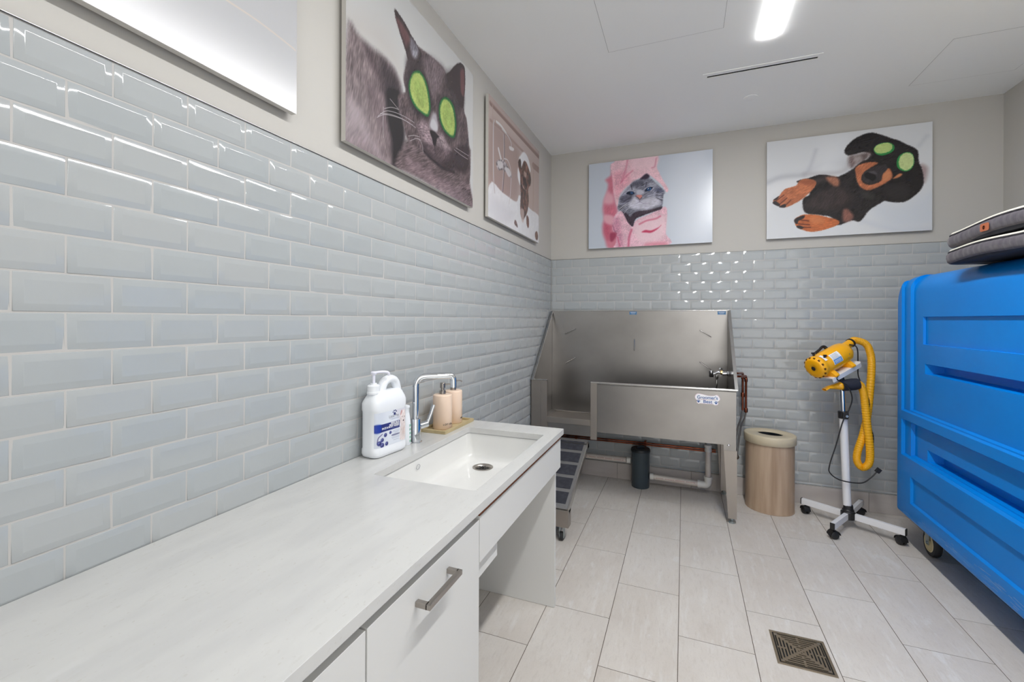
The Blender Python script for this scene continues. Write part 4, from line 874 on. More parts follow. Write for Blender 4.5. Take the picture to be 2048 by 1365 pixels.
# label
LW, LH = 0.166, 0.130
def lab(a, b):
    s_ = a - 0.030; r_ = 0.030; hx = 0.0431
    if s_ < 0: return JC @ Vector((hx - r_ + r_ * math.cos(s_ / r_), -0.060 + r_ * math.sin(s_ / r_), 0.040 + b))
    if s_ > 0.122: s2 = s_ - 0.122; return JC @ Vector((hx - r_ + r_ * math.cos(s2 / r_), 0.062 + r_ * math.sin(s2 / r_), 0.040 + b))
    return JC @ Vector((hx, -0.060 + s_, 0.040 + b))
K = lambda kind, rgb, bl, op, tex, pts: (kind, rgb, bl, op, tex, [(p[0] * LW, p[1] * LH) for p in pts])
def disc(x, y, r): return [(x + r * math.cos(k * PI / 4), y + r * 1.17 * math.sin(k * PI / 4)) for k in range(8)]
berries = []
for (bx, by, br) in ((0.30, 0.33, 0.050), (0.46, 0.36, 0.038), (0.20, 0.21, 0.05), (0.12, 0.13, 0.06), (0.20, 0.06, 0.06), (0.34, 0.07, 0.05)):
    berries += [K('P', (62, 66, 130), 0.0012, 1, 0, disc(bx, by, br)), K('P', (128, 136, 190), 0.0015, 0.8, 0, disc(bx - br * 0.2, by + br * 0.3, br * 0.4)), K('P', (30, 34, 84), 0.001, 0.8, 0, disc(bx + br * 0.3, by - br * 0.2, br * 0.35))]
LAB = ((222, 227, 236), [
    K('P', (206, 212, 224), 0.02, 0.8, 0, [(0, 0), (0.3, 0), (0.25, 1), (0, 1)]),
    K('P', (214, 212, 220), 0.01, 0.9, 0, [(0.72, 0.7), (1, 0.6), (1, 1), (0.66, 1)]),
    K('P', (34, 44, 116), 0.0006, 1, 0, [(0.0, 0.44), (0.3, 0.44), (0.6, 0.44), (0.76, 0.44), (0.765, 0.50), (0.765, 0.60), (0.76, 0.66), (0.6, 0.66), (0.3, 0.66), (0.0, 0.66), (-0.02, 0.55)]),
    K('P', (24, 62, 170), 0.006, 0.8, 0, [(0.0, 0.45), (0.14, 0.45), (0.16, 0.65), (0.0, 0.65)]),
    K('P', (226, 214, 212), 0.003, 1, (0.10, 80, 0.01, 0.003), [(0.80, 0.04), (0.98, 0.06), (0.995, 0.40), (0.97, 0.60), (0.995, 0.80), (0.94, 0.94), (0.84, 0.92), (0.79, 0.80), (0.78, 0.64), (0.80, 0.50), (0.77, 0.30)]),
    K('P', (200, 150, 146), 0.002, 0.9, 0, [(0.79, 0.82), (0.83, 0.94), (0.86, 0.90), (0.82, 0.80)]),
    K('P', (210, 190, 186), 0.004, 0.8, 0, [(0.86, 0.20), (0.93, 0.24), (0.93, 0.40), (0.87, 0.38)]),
    K('P', (70, 54, 56), 0.0008, 1, 0, disc(0.855, 0.735, 0.012)), K('P', (70, 54, 56), 0.0008, 1, 0, disc(0.935, 0.725, 0.012)), K('P', (40, 34, 38), 0.0008, 1, 0, disc(0.90, 0.61, 0.02)),
    K('L', (90, 84, 130), 0.001, 0.8, 0.004, [(0.20, 0.38), (0.10, 0.30), (0.07, 0.16)]),
    *berries,
    K('P', (120, 122, 150), 0.0012, 0.9, 0, [(0.52, 0.24), (0.74, 0.24), (0.75, 0.28), (0.52, 0.285)]),
])
for yy, x0, x1 in ((0.385, 0.55, 0.76), (0.35, 0.5, 0.76), (0.32, 0.6, 0.74), (0.20, 0.5, 0.75), (0.165, 0.52, 0.75), (0.11, 0.56, 0.74), (0.76, 0.44, 0.76), (0.735, 0.5, 0.74), (0.48, 0.52, 0.75)):
    LAB[1].append(K('L', (150, 156, 180), 0.0008, 0.8, 0.0014, [(x0, yy), ((x0 + x1) / 2, yy), (x1, yy)]))
lb = painted_grid('label', LAB, LW, LH, 150, 130, lab, M['label_print'], t)
lm = lambda a, b: Matrix.Translation(lab(a * LW, b * LH)) @ JC.to_3x3().to_4x4() @ Matrix.Translation((0.0002, 0, 0)) @ FACE_X
text('lettering', 'FACE & BODY WASH', 0.0098, lm(0.745, 0.505), M['white_ink'], lb, 0.0001, 'RIGHT', 0.0003)
text('lettering', 'BRIGHTENING', 0.0082, lm(0.745, 0.562), M['white_ink'], lb, 0.0001, 'RIGHT', 0.0002)
text('lettering', 'BERRY BLUE', 0.0082, lm(0.745, 0.612), M['white_ink'], lb, 0.0001, 'RIGHT', 0.0002)
text('lettering', 'Little Pet', 0.0150, lm(0.41, 0.79), M['ink'], lb, 0.0001, 'LEFT')
mb = MB()
for (dx, dy, rr) in ((0, 0, 0.0058), (-0.0085, 0.007, 0.0026), (-0.003, 0.012, 0.0028), (0.004, 0.0125, 0.0028), (0.0095, 0.008, 0.0026)):
    q = lab(0.60 * LW + dx, 0.885 * LH + dy); nrm = (JC.to_3x3() @ Vector((1, 0, 0)))
    mb.lathe([(rr, 0.0), (rr, 0.0003), (0.0001, 0.0003)], q, nrm, n=16)
mb.build('paw_print', M['navy'], lb)

# small squeeze bottle between jug and tap
t = thing('squeeze_bottle', 'slim white bottle with green print, squeezed between jug and tap', 'bottle', (0.075, -2.398, 0.871))
mb = MB()
def sring(z, a, b): return [(0.072 + a * math.cos(2 * PI * k / 24), -2.403 + b * math.sin(2 * PI * k / 24), 0.871 + z) for k in range(24)]
mb.loft([sring(0.0005, 0.024, 0.020), sring(0.004, 0.026, 0.022), sring(0.03, 0.027, 0.022), sring(0.08, 0.026, 0.021), sring(0.115, 0.022, 0.019), sring(0.135, 0.018, 0.0155)])
mb.build('bottle_body', M['hdpe'], t, angle=60)
MB().loft([sring(0.1355, 0.018, 0.016), sring(0.150, 0.018, 0.016), sring(0.156, 0.022, 0.016), sring(0.163, 0.021, 0.013), sring(0.165, 0.01, 0.008)]).build('cap', M['hdpe'], t)
mb = MB()
for k in range(5):
    z = 0.885 + k * 0.016; mb.box(-0.0001, 0.0004, -0.006, 0.004, 0, 0.009, Matrix.Translation((0.072 + 0.0268, -2.403, z)))
mb.build('print_marks', M['green_ink'], t)

# ================================================================== GROOMING TUB
t = thing('grooming_tub', 'large stainless steel dog washing tub in the far left corner', 'tub', (0.75, -0.3, 0))
TL, TR, TF, ZB, ZR, ZTP = 0.016, 1.487, -0.600, 0.50, 0.915, 1.476
bp_ = MB().box(TL, TR, -0.030, -0.022, ZB, ZTP - 0.006).build('back_panel', M['steel'], t)
MB().box(TL, TR, -0.034, -0.012, ZTP - 0.0055, ZTP).build('top_edge', M['steel_edge'], t, bevel=0.002)
def side(x0, x1, xo):
    p = [(-0.034, ZTP - 0.012), (-0.034, ZB), (TF + 0.012, ZB), (TF + 0.012, ZR - 0.006)]
    s_ = MB().prism(p, 0, x0, x1).build('side_panel', M['steel'], t)
    d = Vector((0, TF + 0.034, ZR - ZTP)).normalized(); n = Vector((0, -d.z, d.y)); n = n if n.y < 0 else -n
    mb = MB(); a = Vector((0, -0.034, ZTP)); b = Vector((0, TF, ZR))
    lo, hi = sorted((x0, xo)); lo -= 0.001; hi += 0.001
    vs = []
    for q in (a, b, b - n * 0.010, a - n * 0.010): vs += [(lo, q.y, q.z), (hi, q.y, q.z)]
    mb.add(vs, [(0, 1, 3, 2), (2, 3, 5, 4), (4, 5, 7, 6), (6, 7, 1, 0), (0, 2, 4, 6), (1, 7, 5, 3)])
    mb.build('side_flange', M['steel_edge'], s_, bevel=0.001)
    return s_
side(TL - 0.004, TL + 0.004, TL + 0.012); right_side = side(TR - 0.008, TR, TR + 0.012)
# floor of the tub, sloping to the drain
MB().add([(TL + 0.005, -0.031, 0.572), (TR - 0.009, -0.031, 0.562), (TR - 0.009, TF + 0.013, 0.562), (TL + 0.005, TF + 0.013, 0.572), (TL + 0.005, -0.031, 0.552), (TR - 0.009, -0.031, 0.547), (TR - 0.009, TF + 0.013, 0.547), (TL + 0.005, TF + 0.013, 0.552)],
         [(0, 1, 2, 3), (7, 6, 5, 4), (0, 4, 5, 1), (1, 5, 6, 2), (2, 6, 7, 3), (3, 7, 4, 0)]).build('basin_floor', M['steel'], t)
# left corner post and the channel beside the opening
mb = MB().box(TL - 0.004, 0.096, TF, TF + 0.012, 0.06, ZR).box(0.096, 0.148, TF - 0.012, TF + 0.012, 0.30, ZR - 0.003)
mb.build('left_post', M['steel_leg'], t, bevel=0.0015)
MB().box(TL - 0.004, 0.148, TF - 0.014, TF + 0.014, ZR, ZR + 0.006).build('post_cap', M['steel_edge'], t, bevel=0.001)
# threshold step across the opening
mb = MB().box(0.1485, 0.491, TF - 0.012, -0.385, 0.585, 0.630)
mb.box(0.1485, 0.491, -0.387, -0.381, 0.630, 0.640)
mb.build('threshold_step', M['steel_leg'], t, bevel=0.002)
MB().box(0.1485, 0.491, TF + 0.004, TF + 0.012, 0.500, 0.5845).build('lower_panel', M['steel'], t)
MB().box(0.492, 0.541, TF - 0.014, TF + 0.0, 0.483, ZR - 0.002).build('right_post', M['steel_leg'], t, bevel=0.0015)
fp = MB().prism([(0.5415, 0.541), (1.408, 0.538), (1.408, 0.500), (TR, 0.500), (TR, ZR - 0.012), (0.5415, ZR - 0.012)], 1, TF - 0.002, TF + 0.006).build('front_panel', M['steel'], t, bevel=0.001)
MB().tube([(0.492, TF - 0.004, ZR), (TR + 0.002, TF - 0.004, ZR)], 0.0095, 16).build('front_rim', M['steel_edge'], t)
mb = MB().lathe([(0.008, 0), (0.008, 0.002), (0.005, 0.006), (0.0001, 0.007)], (1.440, TF - 0.0022, 0.538), (0, -1, 0), n=18)
mb.build('bolt', M['chrome'], fp)
def leg(x0, x1, xb0, xb1, yf, yb, ztop):
    mb = MB().prism([(x0, ztop), (xb0, 0.034), (xb1, 0.034), (x1, ztop)], 1, yf, yf + 0.004)
    xs = (x1, xb1) if yf < -0.3 else (x0, xb0)
    mb.prism([(yf + 0.004, ztop), (yf + 0.004, 0.034), (yb, 0.034), (yb + (0.03 if yb > yf else -0.03), ztop)], 0, xs[1] - 0.004, xs[1])
    l = mb.build('leg', M['steel_leg'], t)
    MB().lathe([(0.020, 0.0005), (0.021, 0.010), (0.010, 0.016), (0.007, 0.018), (0.007, 0.036)], ((xb0 + xb1) / 2, yf + 0.02, 0.0), n=24).build('foot', M['zinc'], l)
leg(1.411, 1.493, 1.440, 1.493, TF + 0.0065, TF + 0.055, 0.500)
leg(1.40, 1.480, 1.430, 1.478, -0.060, -0.11, 0.500)
leg(TL + 0.005, 0.090, TL + 0.005, 0.060, TF + 0.0125, TF + 0.055, 0.500)
leg(TL + 0.005, 0.090, TL + 0.005, 0.060, -0.060, -0.11, 0.500)
def hook(a, b):
    a = Vector((a[0], -0.0305, a[1])); b = Vector((b[0], -0.0305, b[1])); o = Vector((0, -0.028, 0))
    MB().tube(fillet_path([a, a + o, b + o, b], 0.007, 4), 0.0035, 10).build('tie_loop', M['steel_edge'], bp_)
hook((0.148, 1.266), (0.243, 1.313)); hook((0.150, 0.998), (0.245, 1.054)); hook((0.757, 1.132), (0.757, 1.229))
hook((1.276, 1.312), (1.356, 1.260)); hook((1.276, 1.052), (1.356, 0.996))
def plate(x0, x1, z0, z1):
    p = MB().box(x0, x1, -0.0312, -0.0304, z0, z1).build('label_plate', M['decal_blue'], bp_)
    mb = MB(); h = z1 - z0
    for k, (a, b) in enumerate(((0.12, 0.88), (0.2, 0.8), (0.25, 0.75))):
        zz = z1 - h * (0.22 + 0.26 * k); mb.box(x0 + (x1 - x0) * a, x0 + (x1 - x0) * b, -0.0316, -0.03125, zz - h * (0.09 if k == 0 else 0.045), zz)
    mb.build('label_text', M['white_ink'], p)
plate(0.713, 0.774, 1.440, 1.467); plate(1.405, 1.466, 1.440, 1.467)
# the sticker on the front panel
SY = TF - 0.0022
outline = [(1.232, 0.872), (1.247, 0.881), (1.275, 0.877), (1.31, 0.870), (1.345, 0.871), (1.366, 0.877), (1.378, 0.868), (1.386, 0.852), (1.381, 0.838), (1.372, 0.832), (1.376, 0.820), (1.368, 0.808), (1.352, 0.806), (1.338, 0.812), (1.30, 0.811), (1.262, 0.812), (1.250, 0.809), (1.238, 0.818), (1.240, 0.832), (1.231, 0.840), (1.226, 0.856)]
pts = [(p.x, p.y) for p in spline([(a, b, 0) for a, b in outline], 4, True)]
def scaled(P, k, cx=1.306, cz=0.842): return [(cx + (a - cx) * k, cz + (b - cz) * (k - (1 - k) * 1.2)) for a, b in P]
st = MB().prism(pts, 1, SY - 0.0006, SY).build('sticker', M['logo_rim'], t)
MB().prism(scaled(pts, 0.955), 1, SY - 0.0009, SY - 0.00065).build('sticker_ground', M['white_ink'], st)
mS = lambda x, z: Matrix.Translation((x, SY - 0.0012, z)) @ FACE_Y
text('lettering', "Groomer's", 0.0300, mS(1.306, 0.8455), M['logo_blue'], st, 0.0003, 'CENTER', 0.0005, 1.0)
text('lettering', 'Best', 0.0300, mS(1.308, 0.8175), M['logo_blue'], st, 0.0003, 'CENTER', 0.0005, 1.1)
for px_, pz_ in ((1.249, 0.826), (1.361, 0.822)):
    mb = MB()
    for dx, dz, r in ((0, -0.002, 0.0065), (-0.0085, 0.003, 0.0030), (-0.003, 0.0085, 0.0032), (0.004, 0.0085, 0.0032), (0.009, 0.003, 0.0030)):
        mb.lathe([(r, 0), (r, 0.0004), (0.0001, 0.0004)], (px_ + dx, SY - 0.001, pz_ + dz), (0, -1, 0), n=16)
    mb.build('paw_print', M['logo_blue'], st)
MB().tube([(1.25, SY - 0.0011, 0.8415), (1.305, SY - 0.0011, 0.838), (1.36, SY - 0.0011, 0.843)], 0.0010, 6).build('red_underline', M['print_red'], st)

# tub mixer tap
t = thing('tub_faucet', 'chrome mixer tap on the right end of the dog tub', 'faucet', (1.42, -0.30, 0.99))
Y = -0.30
MB().cyl((1.4785, Y, 0.994), (1.415, Y, 0.994), 0.012, 20).lathe([(0.020, 0), (0.021, 0.004), (0.021, 0.020), (0.015, 0.026)], (1.4788, Y, 0.994), (-1, 0, 0), n=6).lathe([(0.017, 0), (0.018, 0.03)], (1.452, Y, 0.994), (-1, 0, 0), n=20).build('valve_body', M['chrome'], t)
MB().lathe([(0.013, 0), (0.016, 0.003), (0.016, 0.012), (0.013, 0.015)], (1.424, Y, 1.0), (-1, 0, 0), n=8).build('brass_nut', M['brass'], t)
MB().tube(spline([(1.412, Y, 1.0), (1.392, Y, 1.004), (1.370, Y, 0.992), (1.352, Y, 0.988)], 5), 0.0095, 16).build('spout', M['chrome'], t)
MB().lathe([(0.015, -0.02), (0.016, -0.018), (0.016, 0.026), (0.012, 0.030)], (1.346, Y, 0.985), (0, 0, 1), n=20).build('spray_head', M['chrome'], t)
MB().tube(spline([(1.43, Y, 1.008), (1.424, Y - 0.005, 1.024), (1.408, Y - 0.03, 1.034), (1.402, Y - 0.05, 1.036)], 4), 0.0045, 10, squash=1.6).build('lever', M['chrome'], t)
mb = MB().lathe([(0.010, 0), (0.011, -0.02), (0.006, -0.035)], (1.384, Y, 0.982), (0, 0, 1), n=16)
mb.tube(spline([(1.384, Y, 0.95), (1.381, Y, 0.88), (1.36, Y + 0.03, 0.76), (1.28, Y + 0.05, 0.62), (1.20, Y + 0.02, 0.580)], 6), 0.0055, 12)
mb.build('spray_hose', M['steel_edge'], t)

# copper supply and flexible lines
t = thing('copper_supply_pipes', 'bare copper pipes with elbow outside the right end of the tub', 'pipe', (1.58, -0.12, 0.68))
MB().tube(fillet_path([(1.4885, -0.30, 1.000), (1.520, -0.30, 1.000), (1.578, -0.125, 0.985), (1.578, -0.125, 0.70)], 0.018, 6), 0.0085, 14).tube(fillet_path([(1.4885, -0.27, 0.975), (1.54, -0.27, 0.975), (1.600, -0.13, 0.965), (1.600, -0.13, 0.69)], 0.018, 6), 0.0085, 14).build('pipe', M['copper'], t)
for (x, y, z) in ((1.578, -0.125, 0.955), (1.600, -0.13, 0.935)):
    MB().lathe([(0.0105, -0.016), (0.012, -0.013), (0.012, 0.010), (0.0105, 0.013)], (x, y, z), n=16).build('elbow_collar', M['copper'], t)
MB().lathe([(0.0105, 0), (0.013, 0.003), (0.013, 0.03), (0.0105, 0.034)], (1.600, -0.13, 0.684), n=16).build('coupling', M['copper'], t)
MB().lathe([(0.0105, 0), (0.013, 0.003), (0.013, 0.03), (0.0105, 0.034)], (1.578, -0.125, 0.80), n=16).build('coupling', M['copper'], t)
mb = MB().tube(spline([(1.600, -0.13, 0.685), (1.592, -0.11, 0.63), (1.572, -0.075, 0.56), (1.560, -0.055, 0.46), (1.552, -0.045, 0.36), (1.55, -0.035, 0.31), (1.548, -0.012, 0.30)], 6), 0.0065, 12)
mb.tube(spline([(1.578, -0.125, 0.70), (1.572, -0.11, 0.64), (1.552, -0.075, 0.56), (1.538, -0.055, 0.47), (1.530, -0.045, 0.36), (1.528, -0.035, 0.28), (1.528, -0.012, 0.26)], 6), 0.0065, 12)
mb.build('flexible_line', M['flex'], t)
mb = MB()
for x, z in ((1.548, 0.30), (1.528, 0.26)): mb.lathe([(0.02, 0.0), (0.02, 0.004), (0.012, 0.008)], (x, -0.006, z), (0, -1, 0), n=18)
mb.build('escutcheon', M['chrome'], t)
t = MB().tube([(0.03, -0.052, 0.348), (1.395, -0.052, 0.348)], 0.0065, 12).tube([(0.03, -0.052, 0.332), (1.395, -0.052, 0.332)], 0.0065, 12)
for x in (0.25, 0.85, 1.35): t.box(x - 0.008, x + 0.008, -0.045, 0.004, 0.315, 0.361)
tag(t.build('copper_wall_pipes', M['copper'], org=(0.7, -0.05, 0.33)), 'pair of thin copper pipes running level along the wall under the tub', 'pipe')

# drain plumbing
t = thing('drain_pipe', 'white plastic drain pipe with elbow under the right side of the tub', 'pipe', (1.1, -0.13, 0.09))
DY = -0.13
MB().tube([(0.905, DY, 0.098), (1.285, DY, 0.086)], 0.0215, 20).tube([(1.335, DY, 0.115), (1.335, DY, 0.372)], 0.0205, 20).build('pipe', M['pvc'], t)
MB().tube([(1.335, DY, 0.372), (1.335, DY, 0.5468)], 0.0165, 20).build('tailpiece', mat('grey_pipe', (176, 178, 180), 0.3), t)
mb = MB().tube(fillet_path([(1.262, DY, 0.087), (1.335, DY, 0.085), (1.335, DY, 0.15)], 0.045, 8), 0.027, 20)
mb.cyl((1.335, DY, 0.135), (1.335, DY, 0.155), 0.031, 24).cyl((1.258, DY, 0.087), (1.278, DY, 0.087), 0.030, 24)
mb.build('elbow', M['pvc_white'], t)
MB().lathe([(0.024, 0), (0.026, 0.002), (0.026, 0.024), (0.022, 0.03), (0.022, 0.034), (0.028, 0.036), (0.028, 0.054), (0.020, 0.06)], (1.335, DY, 0.352), n=24).build('slip_nut', M['pvc_white'], t)
MB().lathe([(0.024, 0), (0.026, 0.002), (0.026, 0.026), (0.023, 0.03)], (0.893, DY, 0.098), (1, 0, 0), n=24).build('coupling', M['pvc_white'], t)
mb = MB()
for k in range(26):
    x = 0.945 + k * 0.0115
    if k % 7 != 5: mb.box(x, x + 0.007, DY - 0.0218, DY - 0.0212, 0.094, 0.0985)
mb.build('printed_marking', M['print_red'], t)
t = thing('waste_pipe', 'white plastic waste pipe between the hair trap and the ramp', 'pipe', (0.5, -0.12, 0.20))
MB().tube(fillet_path([(0.16, -0.006, 0.205), (0.16, -0.12, 0.205), (0.700, -0.12, 0.208)], 0.04), 0.0225, 20).build('pipe', M['pvc'], t)
MB().lathe([(0.024, 0), (0.0265, 0.002), (0.0265, 0.030), (0.0235, 0.034)], (0.705, -0.12, 0.208), n=24, axis=(1, 0, 0)).build('coupling', M['pvc_white'], t)
mb = MB()
for k in range(30):
    x = 0.33 + k * 0.0118
    if k % 6 != 4: mb.box(x, x + 0.0075, -0.1435, -0.1422, 0.206, 0.2105)
mb.build('printed_marking', M['print_red'], t)
t = thing('hair_trap', 'dark slate plastic hair trap canister on the floor under the tub', 'canister', (0.82, -0.12, 0))
MB().lathe([(0.069, 0.0005), (0.071, 0.004), (0.073, 0.28), (0.075, 0.284), (0.075, 0.296)], (0.818, -0.12, 0), n=40, cap1=True).build('canister_body', M['trap'], t)
mb = MB().lathe([(0.078, 0.2965), (0.079, 0.300), (0.079, 0.312), (0.074, 0.320), (0.001, 0.322)], (0.818, -0.12, 0), n=40)
mb.box(-0.034, 0.034, -0.006, 0.006, 0.322, 0.336, Matrix.Translation((0.818, -0.12, 0)) @ Matrix.Rotation(0.5, 4, 'Z')).build('canister_lid', mat('dark_lid', (34, 38, 42), 0.4), t)

# ramp
t = thing('tub_ramp', 'steel ramp with five black grip strips leading up to the tub', 'ramp', (0.29, -0.95, 0))
A = Vector((0, -0.628, 0.482)); Bm = Vector((0, -1.262, 0.212)); d = (Bm - A).normalized(); n = Vector((0, d.z, -d.y)); n = n if n.z > 0 else -n
L = (Bm - A).length
RX0, RX1 = 0.115, 0.487
def rm(x0, x1, s0, s1, h0, h1, mb):
    vs = []
    for h in (h0, h1):
        for s_, x in ((s0, x0), (s0, x1), (s1, x1), (s1, x0)):
            p = A + d * s_ + n * h; vs.append((x, p.y, p.z))
    mb.add(vs, [(3, 2, 1, 0), (4, 5, 6, 7), (0, 1, 5, 4), (1, 2, 6, 5), (2, 3, 7, 6), (3, 0, 4, 7)])
mb = MB(); rm(RX0 + 0.012, RX1 - 0.012, 0, L, -0.010, -0.004, mb)
mb.build('deck', M['alu'], t)
for xa in (RX1 - 0.012, RX0):
    mb = MB(); rm(xa, xa + 0.012, 0.022, L, -0.045, 0.0, mb); mb.build('side_rail', M['steel_edge'], t, bevel=0.001)
st = 0.026; pitch = (L - 0.035) / 5
for k in range(5):
    mb = MB(); rm(RX0 + 0.022, RX1 - 0.030, st + k * pitch, st + k * pitch + pitch - 0.030, -0.0038, -0.0026, mb)
    mb.build('grip_strip', M['grip'], t)
mb = MB().box(RX0, RX1, Bm.y - 0.006, Bm.y + 0.060, 0.092, 0.200)
mb.build('toe_box', M['steel_leg'], t, bevel=0.002)
mb = MB().box(RX0, RX1, A.y - 0.05, A.y - 0.0, 0.43, 0.462); mb.build('top_bracket', M['steel_dark'], t)
for x in (RX0 + 0.04, RX1 - 0.048):
    y = Bm.y + 0.022
    c = MB().box(x - 0.015, x - 0.012, y - 0.016, y + 0.016, 0.020, 0.0915).box(x + 0.012, x + 0.015, y - 0.016, y + 0.016, 0.020, 0.0915).cyl((x - 0.016, y, 0.0265), (x + 0.016, y, 0.0265), 0.005, 10).build('caster_fork', M['zinc'], t)
    MB().lathe([(0.022, -0.0110), (0.026, -0.009), (0.026, 0.009), (0.022, 0.0110)], (x, y, 0.0266), (1, 0, 0), n=26).build('wheel', M['rubber'], c)

# ================================================================== WASTE BIN
t = thing('waste_bin', 'oval wood-grain waste bin with a beige open-top lid', 'bin', (1.75, -0.19, 0))
BCX, BCY, BA, BB, BTH = 1.750, -0.192, 0.160, 0.150, -0.45
def oval(a, b, z, n=64, cx=BCX, cy=BCY):
    return [(cx + a * math.cos(2 * PI * k / n) * math.cos(BTH) - b * math.sin(2 * PI * k / n) * math.sin(BTH), cy + a * math.cos(2 * PI * k / n) * math.sin(BTH) + b * math.sin(2 * PI * k / n) * math.cos(BTH), z) for k in range(n)]
ex = lambda e, z, n=64: oval(BA + e, BB + e, z, n)
MB().loft([ex(-0.003, 0.0), ex(0.0015, 0.001), ex(0.0015, 0.008), ex(0, 0.009), ex(0, 0.520), ex(-0.004, 0.520), ex(-0.004, 0.012)], True, True).build('bin_body', M['bin_wood'], t, angle=40)
SO = (BCX + 0.004, BCY + 0.004)
def slot(a, b, z): return oval(a, b, z, 64, *SO)
MB().loft([ex(0.008, 0.492), ex(0.011, 0.494), ex(0.012, 0.547), ex(0.009, 0.553), ex(0.0, 0.5545), slot(0.088, 0.066, 0.553), slot(0.084, 0.062, 0.548), slot(0.084, 0.062, 0.520)], False, False).build('lid', M['bin_lid'], t, angle=60)
MB().loft([slot(0.0835, 0.0615, 0.545), slot(0.081, 0.059, 0.50), slot(0.07, 0.05, 0.46)], False, True).build('liner', M['bin_liner'], t)

# ================================================================== DRYER STAND AND DRYER
t = thing('dryer_stand', 'white wheeled stand with crossed feet holding the yellow dryer', 'stand', (2.185, -0.355, 0))
HB = Vector((2.190, -0.352, 0)); HT = Vector((2.150, -0.352, 1.02)); ax = (HT - HB).normalized()
pz = lambda z: HB + (HT - HB) * (z / 1.02)
MB().cyl(pz(0.148), pz(0.735), 0.0235, 32).build('lower_pole', M['white_metal'], t)
MB().cyl(pz(0.735), pz(0.992), 0.0165, 28).build('upper_pole', M['chrome'], t)
mb = MB().lathe([(0.0262, -0.012), (0.030, -0.010), (0.030, 0.034), (0.0262, 0.036)], pz(0.745), ax, n=28)
mb.box(-0.014, 0.014, -0.048, -0.02, -0.01, 0.034, Matrix.Translation(pz(0.745))).build('height_clamp', M['black'], t, bevel=0.001)
MB().lathe([(0.004, 0), (0.004, 0.012), (0.008, 0.013), (0.008, 0.016)], pz(0.758) + Vector((0.004, -0.048, 0)), (0, -1, 0), n=14).build('clamp_screw', M['zinc'], t)
mb = MB().lathe([(0.036, 0.058), (0.040, 0.062), (0.040, 0.104), (0.034, 0.110), (0.034, 0.118), (0.0285, 0.124), (0.0262, 0.150)], HB, n=32)
mb.build('hub', M['black'], t)
for wx, wy in ((1.975, -0.211), (2.050, -0.575), (2.418, -0.508), (2.335, -0.095)):
    v = Vector((wx - HB.x, wy - HB.y, 0)); Ln = v.length; v.normalize(); ang = math.atan2(v.y, v.x)
    m4 = Matrix.Translation(HB) @ Matrix.Rotation(ang, 4, 'Z')
    Ln += 0.022
    l = MB().box(0.0405, Ln, -0.0125, 0.0125, 0.064, 0.104, m4).build('foot_bar', M['white_metal'], t, bevel=0.0015)
    MB().box(Ln + 0.0002, Ln + 0.005, -0.0130, 0.0130, 0.0635, 0.1045, m4).build('end_cap', M['black'], l)
    c = Vector((wx, wy, 0)); ca = ang + 0.9
    m5 = Matrix.Translation(c) @ Matrix.Rotation(ca, 4, 'Z')
    cx = Vector((math.cos(ca), math.sin(ca), 0))
    mb = MB()
    for s_ in (-1, 1):
        mb.lathe([(0.0235, s_ * 0.004), (0.0250, s_ * 0.007), (0.0250, s_ * 0.017), (0.021, s_ * 0.020), (0.001, s_ * 0.021)], c + Vector((0, 0, 0.0255)), cx, n=26)
    w = mb.build('caster_wheel', M['black'], l)
    mb = MB().cyl(c + Vector((0, 0, 0.026)), c + Vector((0, 0, 0.0635)), 0.006, 12)
    prof = [Vector((0, -0.030 * math.cos(a), 0.0255 + 0.0285 * math.sin(a))) for a in [PI * k / 8 for k in range(9)]]
    rr = []
    for p_ in prof:
        q = m5 @ p_; rr.append([q + cx * -0.019, q + cx * 0.019])
    vs = [p_ for r_ in rr for p_ in r_]; n0 = len(vs)
    vs += [Vector(p_) + (Vector(p_) - (c + Vector((0, 0, 0.0255)))).normalized() * 0.0025 for p_ in vs]
    fs = []
    for k in range(8):
        a_, b_ = 2 * k, 2 * k + 2; fs += [(a_, a_ + 1, b_ + 1, b_), (n0 + a_, n0 + b_, n0 + b_ + 1, n0 + a_ + 1), (a_, b_, n0 + b_, n0 + a_), (a_ + 1, n0 + a_ + 1, n0 + b_ + 1, b_ + 1)]
    fs += [(0, n0, n0 + 1, 1), (16, 17, n0 + 17, n0 + 16)]
    mb.add(vs, fs)
    mb.build('caster_fork', M['black'], l)
# cradle under the dryer
FR = Vector((1.972, -0.440, 1.072)); RE = Vector((2.198, -0.268, 1.186)); da = (RE - FR).normalized()
sd = Vector((da.y, -da.x, 0)).normalized(); up = sd.cross(da).normalized()
if up.z < 0: up = -up
def dm(s_, a, h): return FR + da * s_ + sd * a + up * h     # along, sideways (towards the viewer's right), up
mb = MB(); secs = [(-0.065, -0.082), (0.078, -0.082), (0.078, -0.112), (0.070, -0.112), (0.070, -0.088), (-0.057, -0.088), (-0.057, -0.112), (-0.065, -0.112)]
def csec(s_, k=1.0): return [dm(s_, a * k, h) for a, h in secs]
mb.loft([csec(0.04), csec(0.30), csec(0.325, 0.8)]); mb.build('cradle', M['white_metal'], t, bevel=0.001)
MB().cyl(pz(0.985), dm(0.17, 0.01, -0.089), 0.020, 20).build('tilt_joint', M['black'], t)

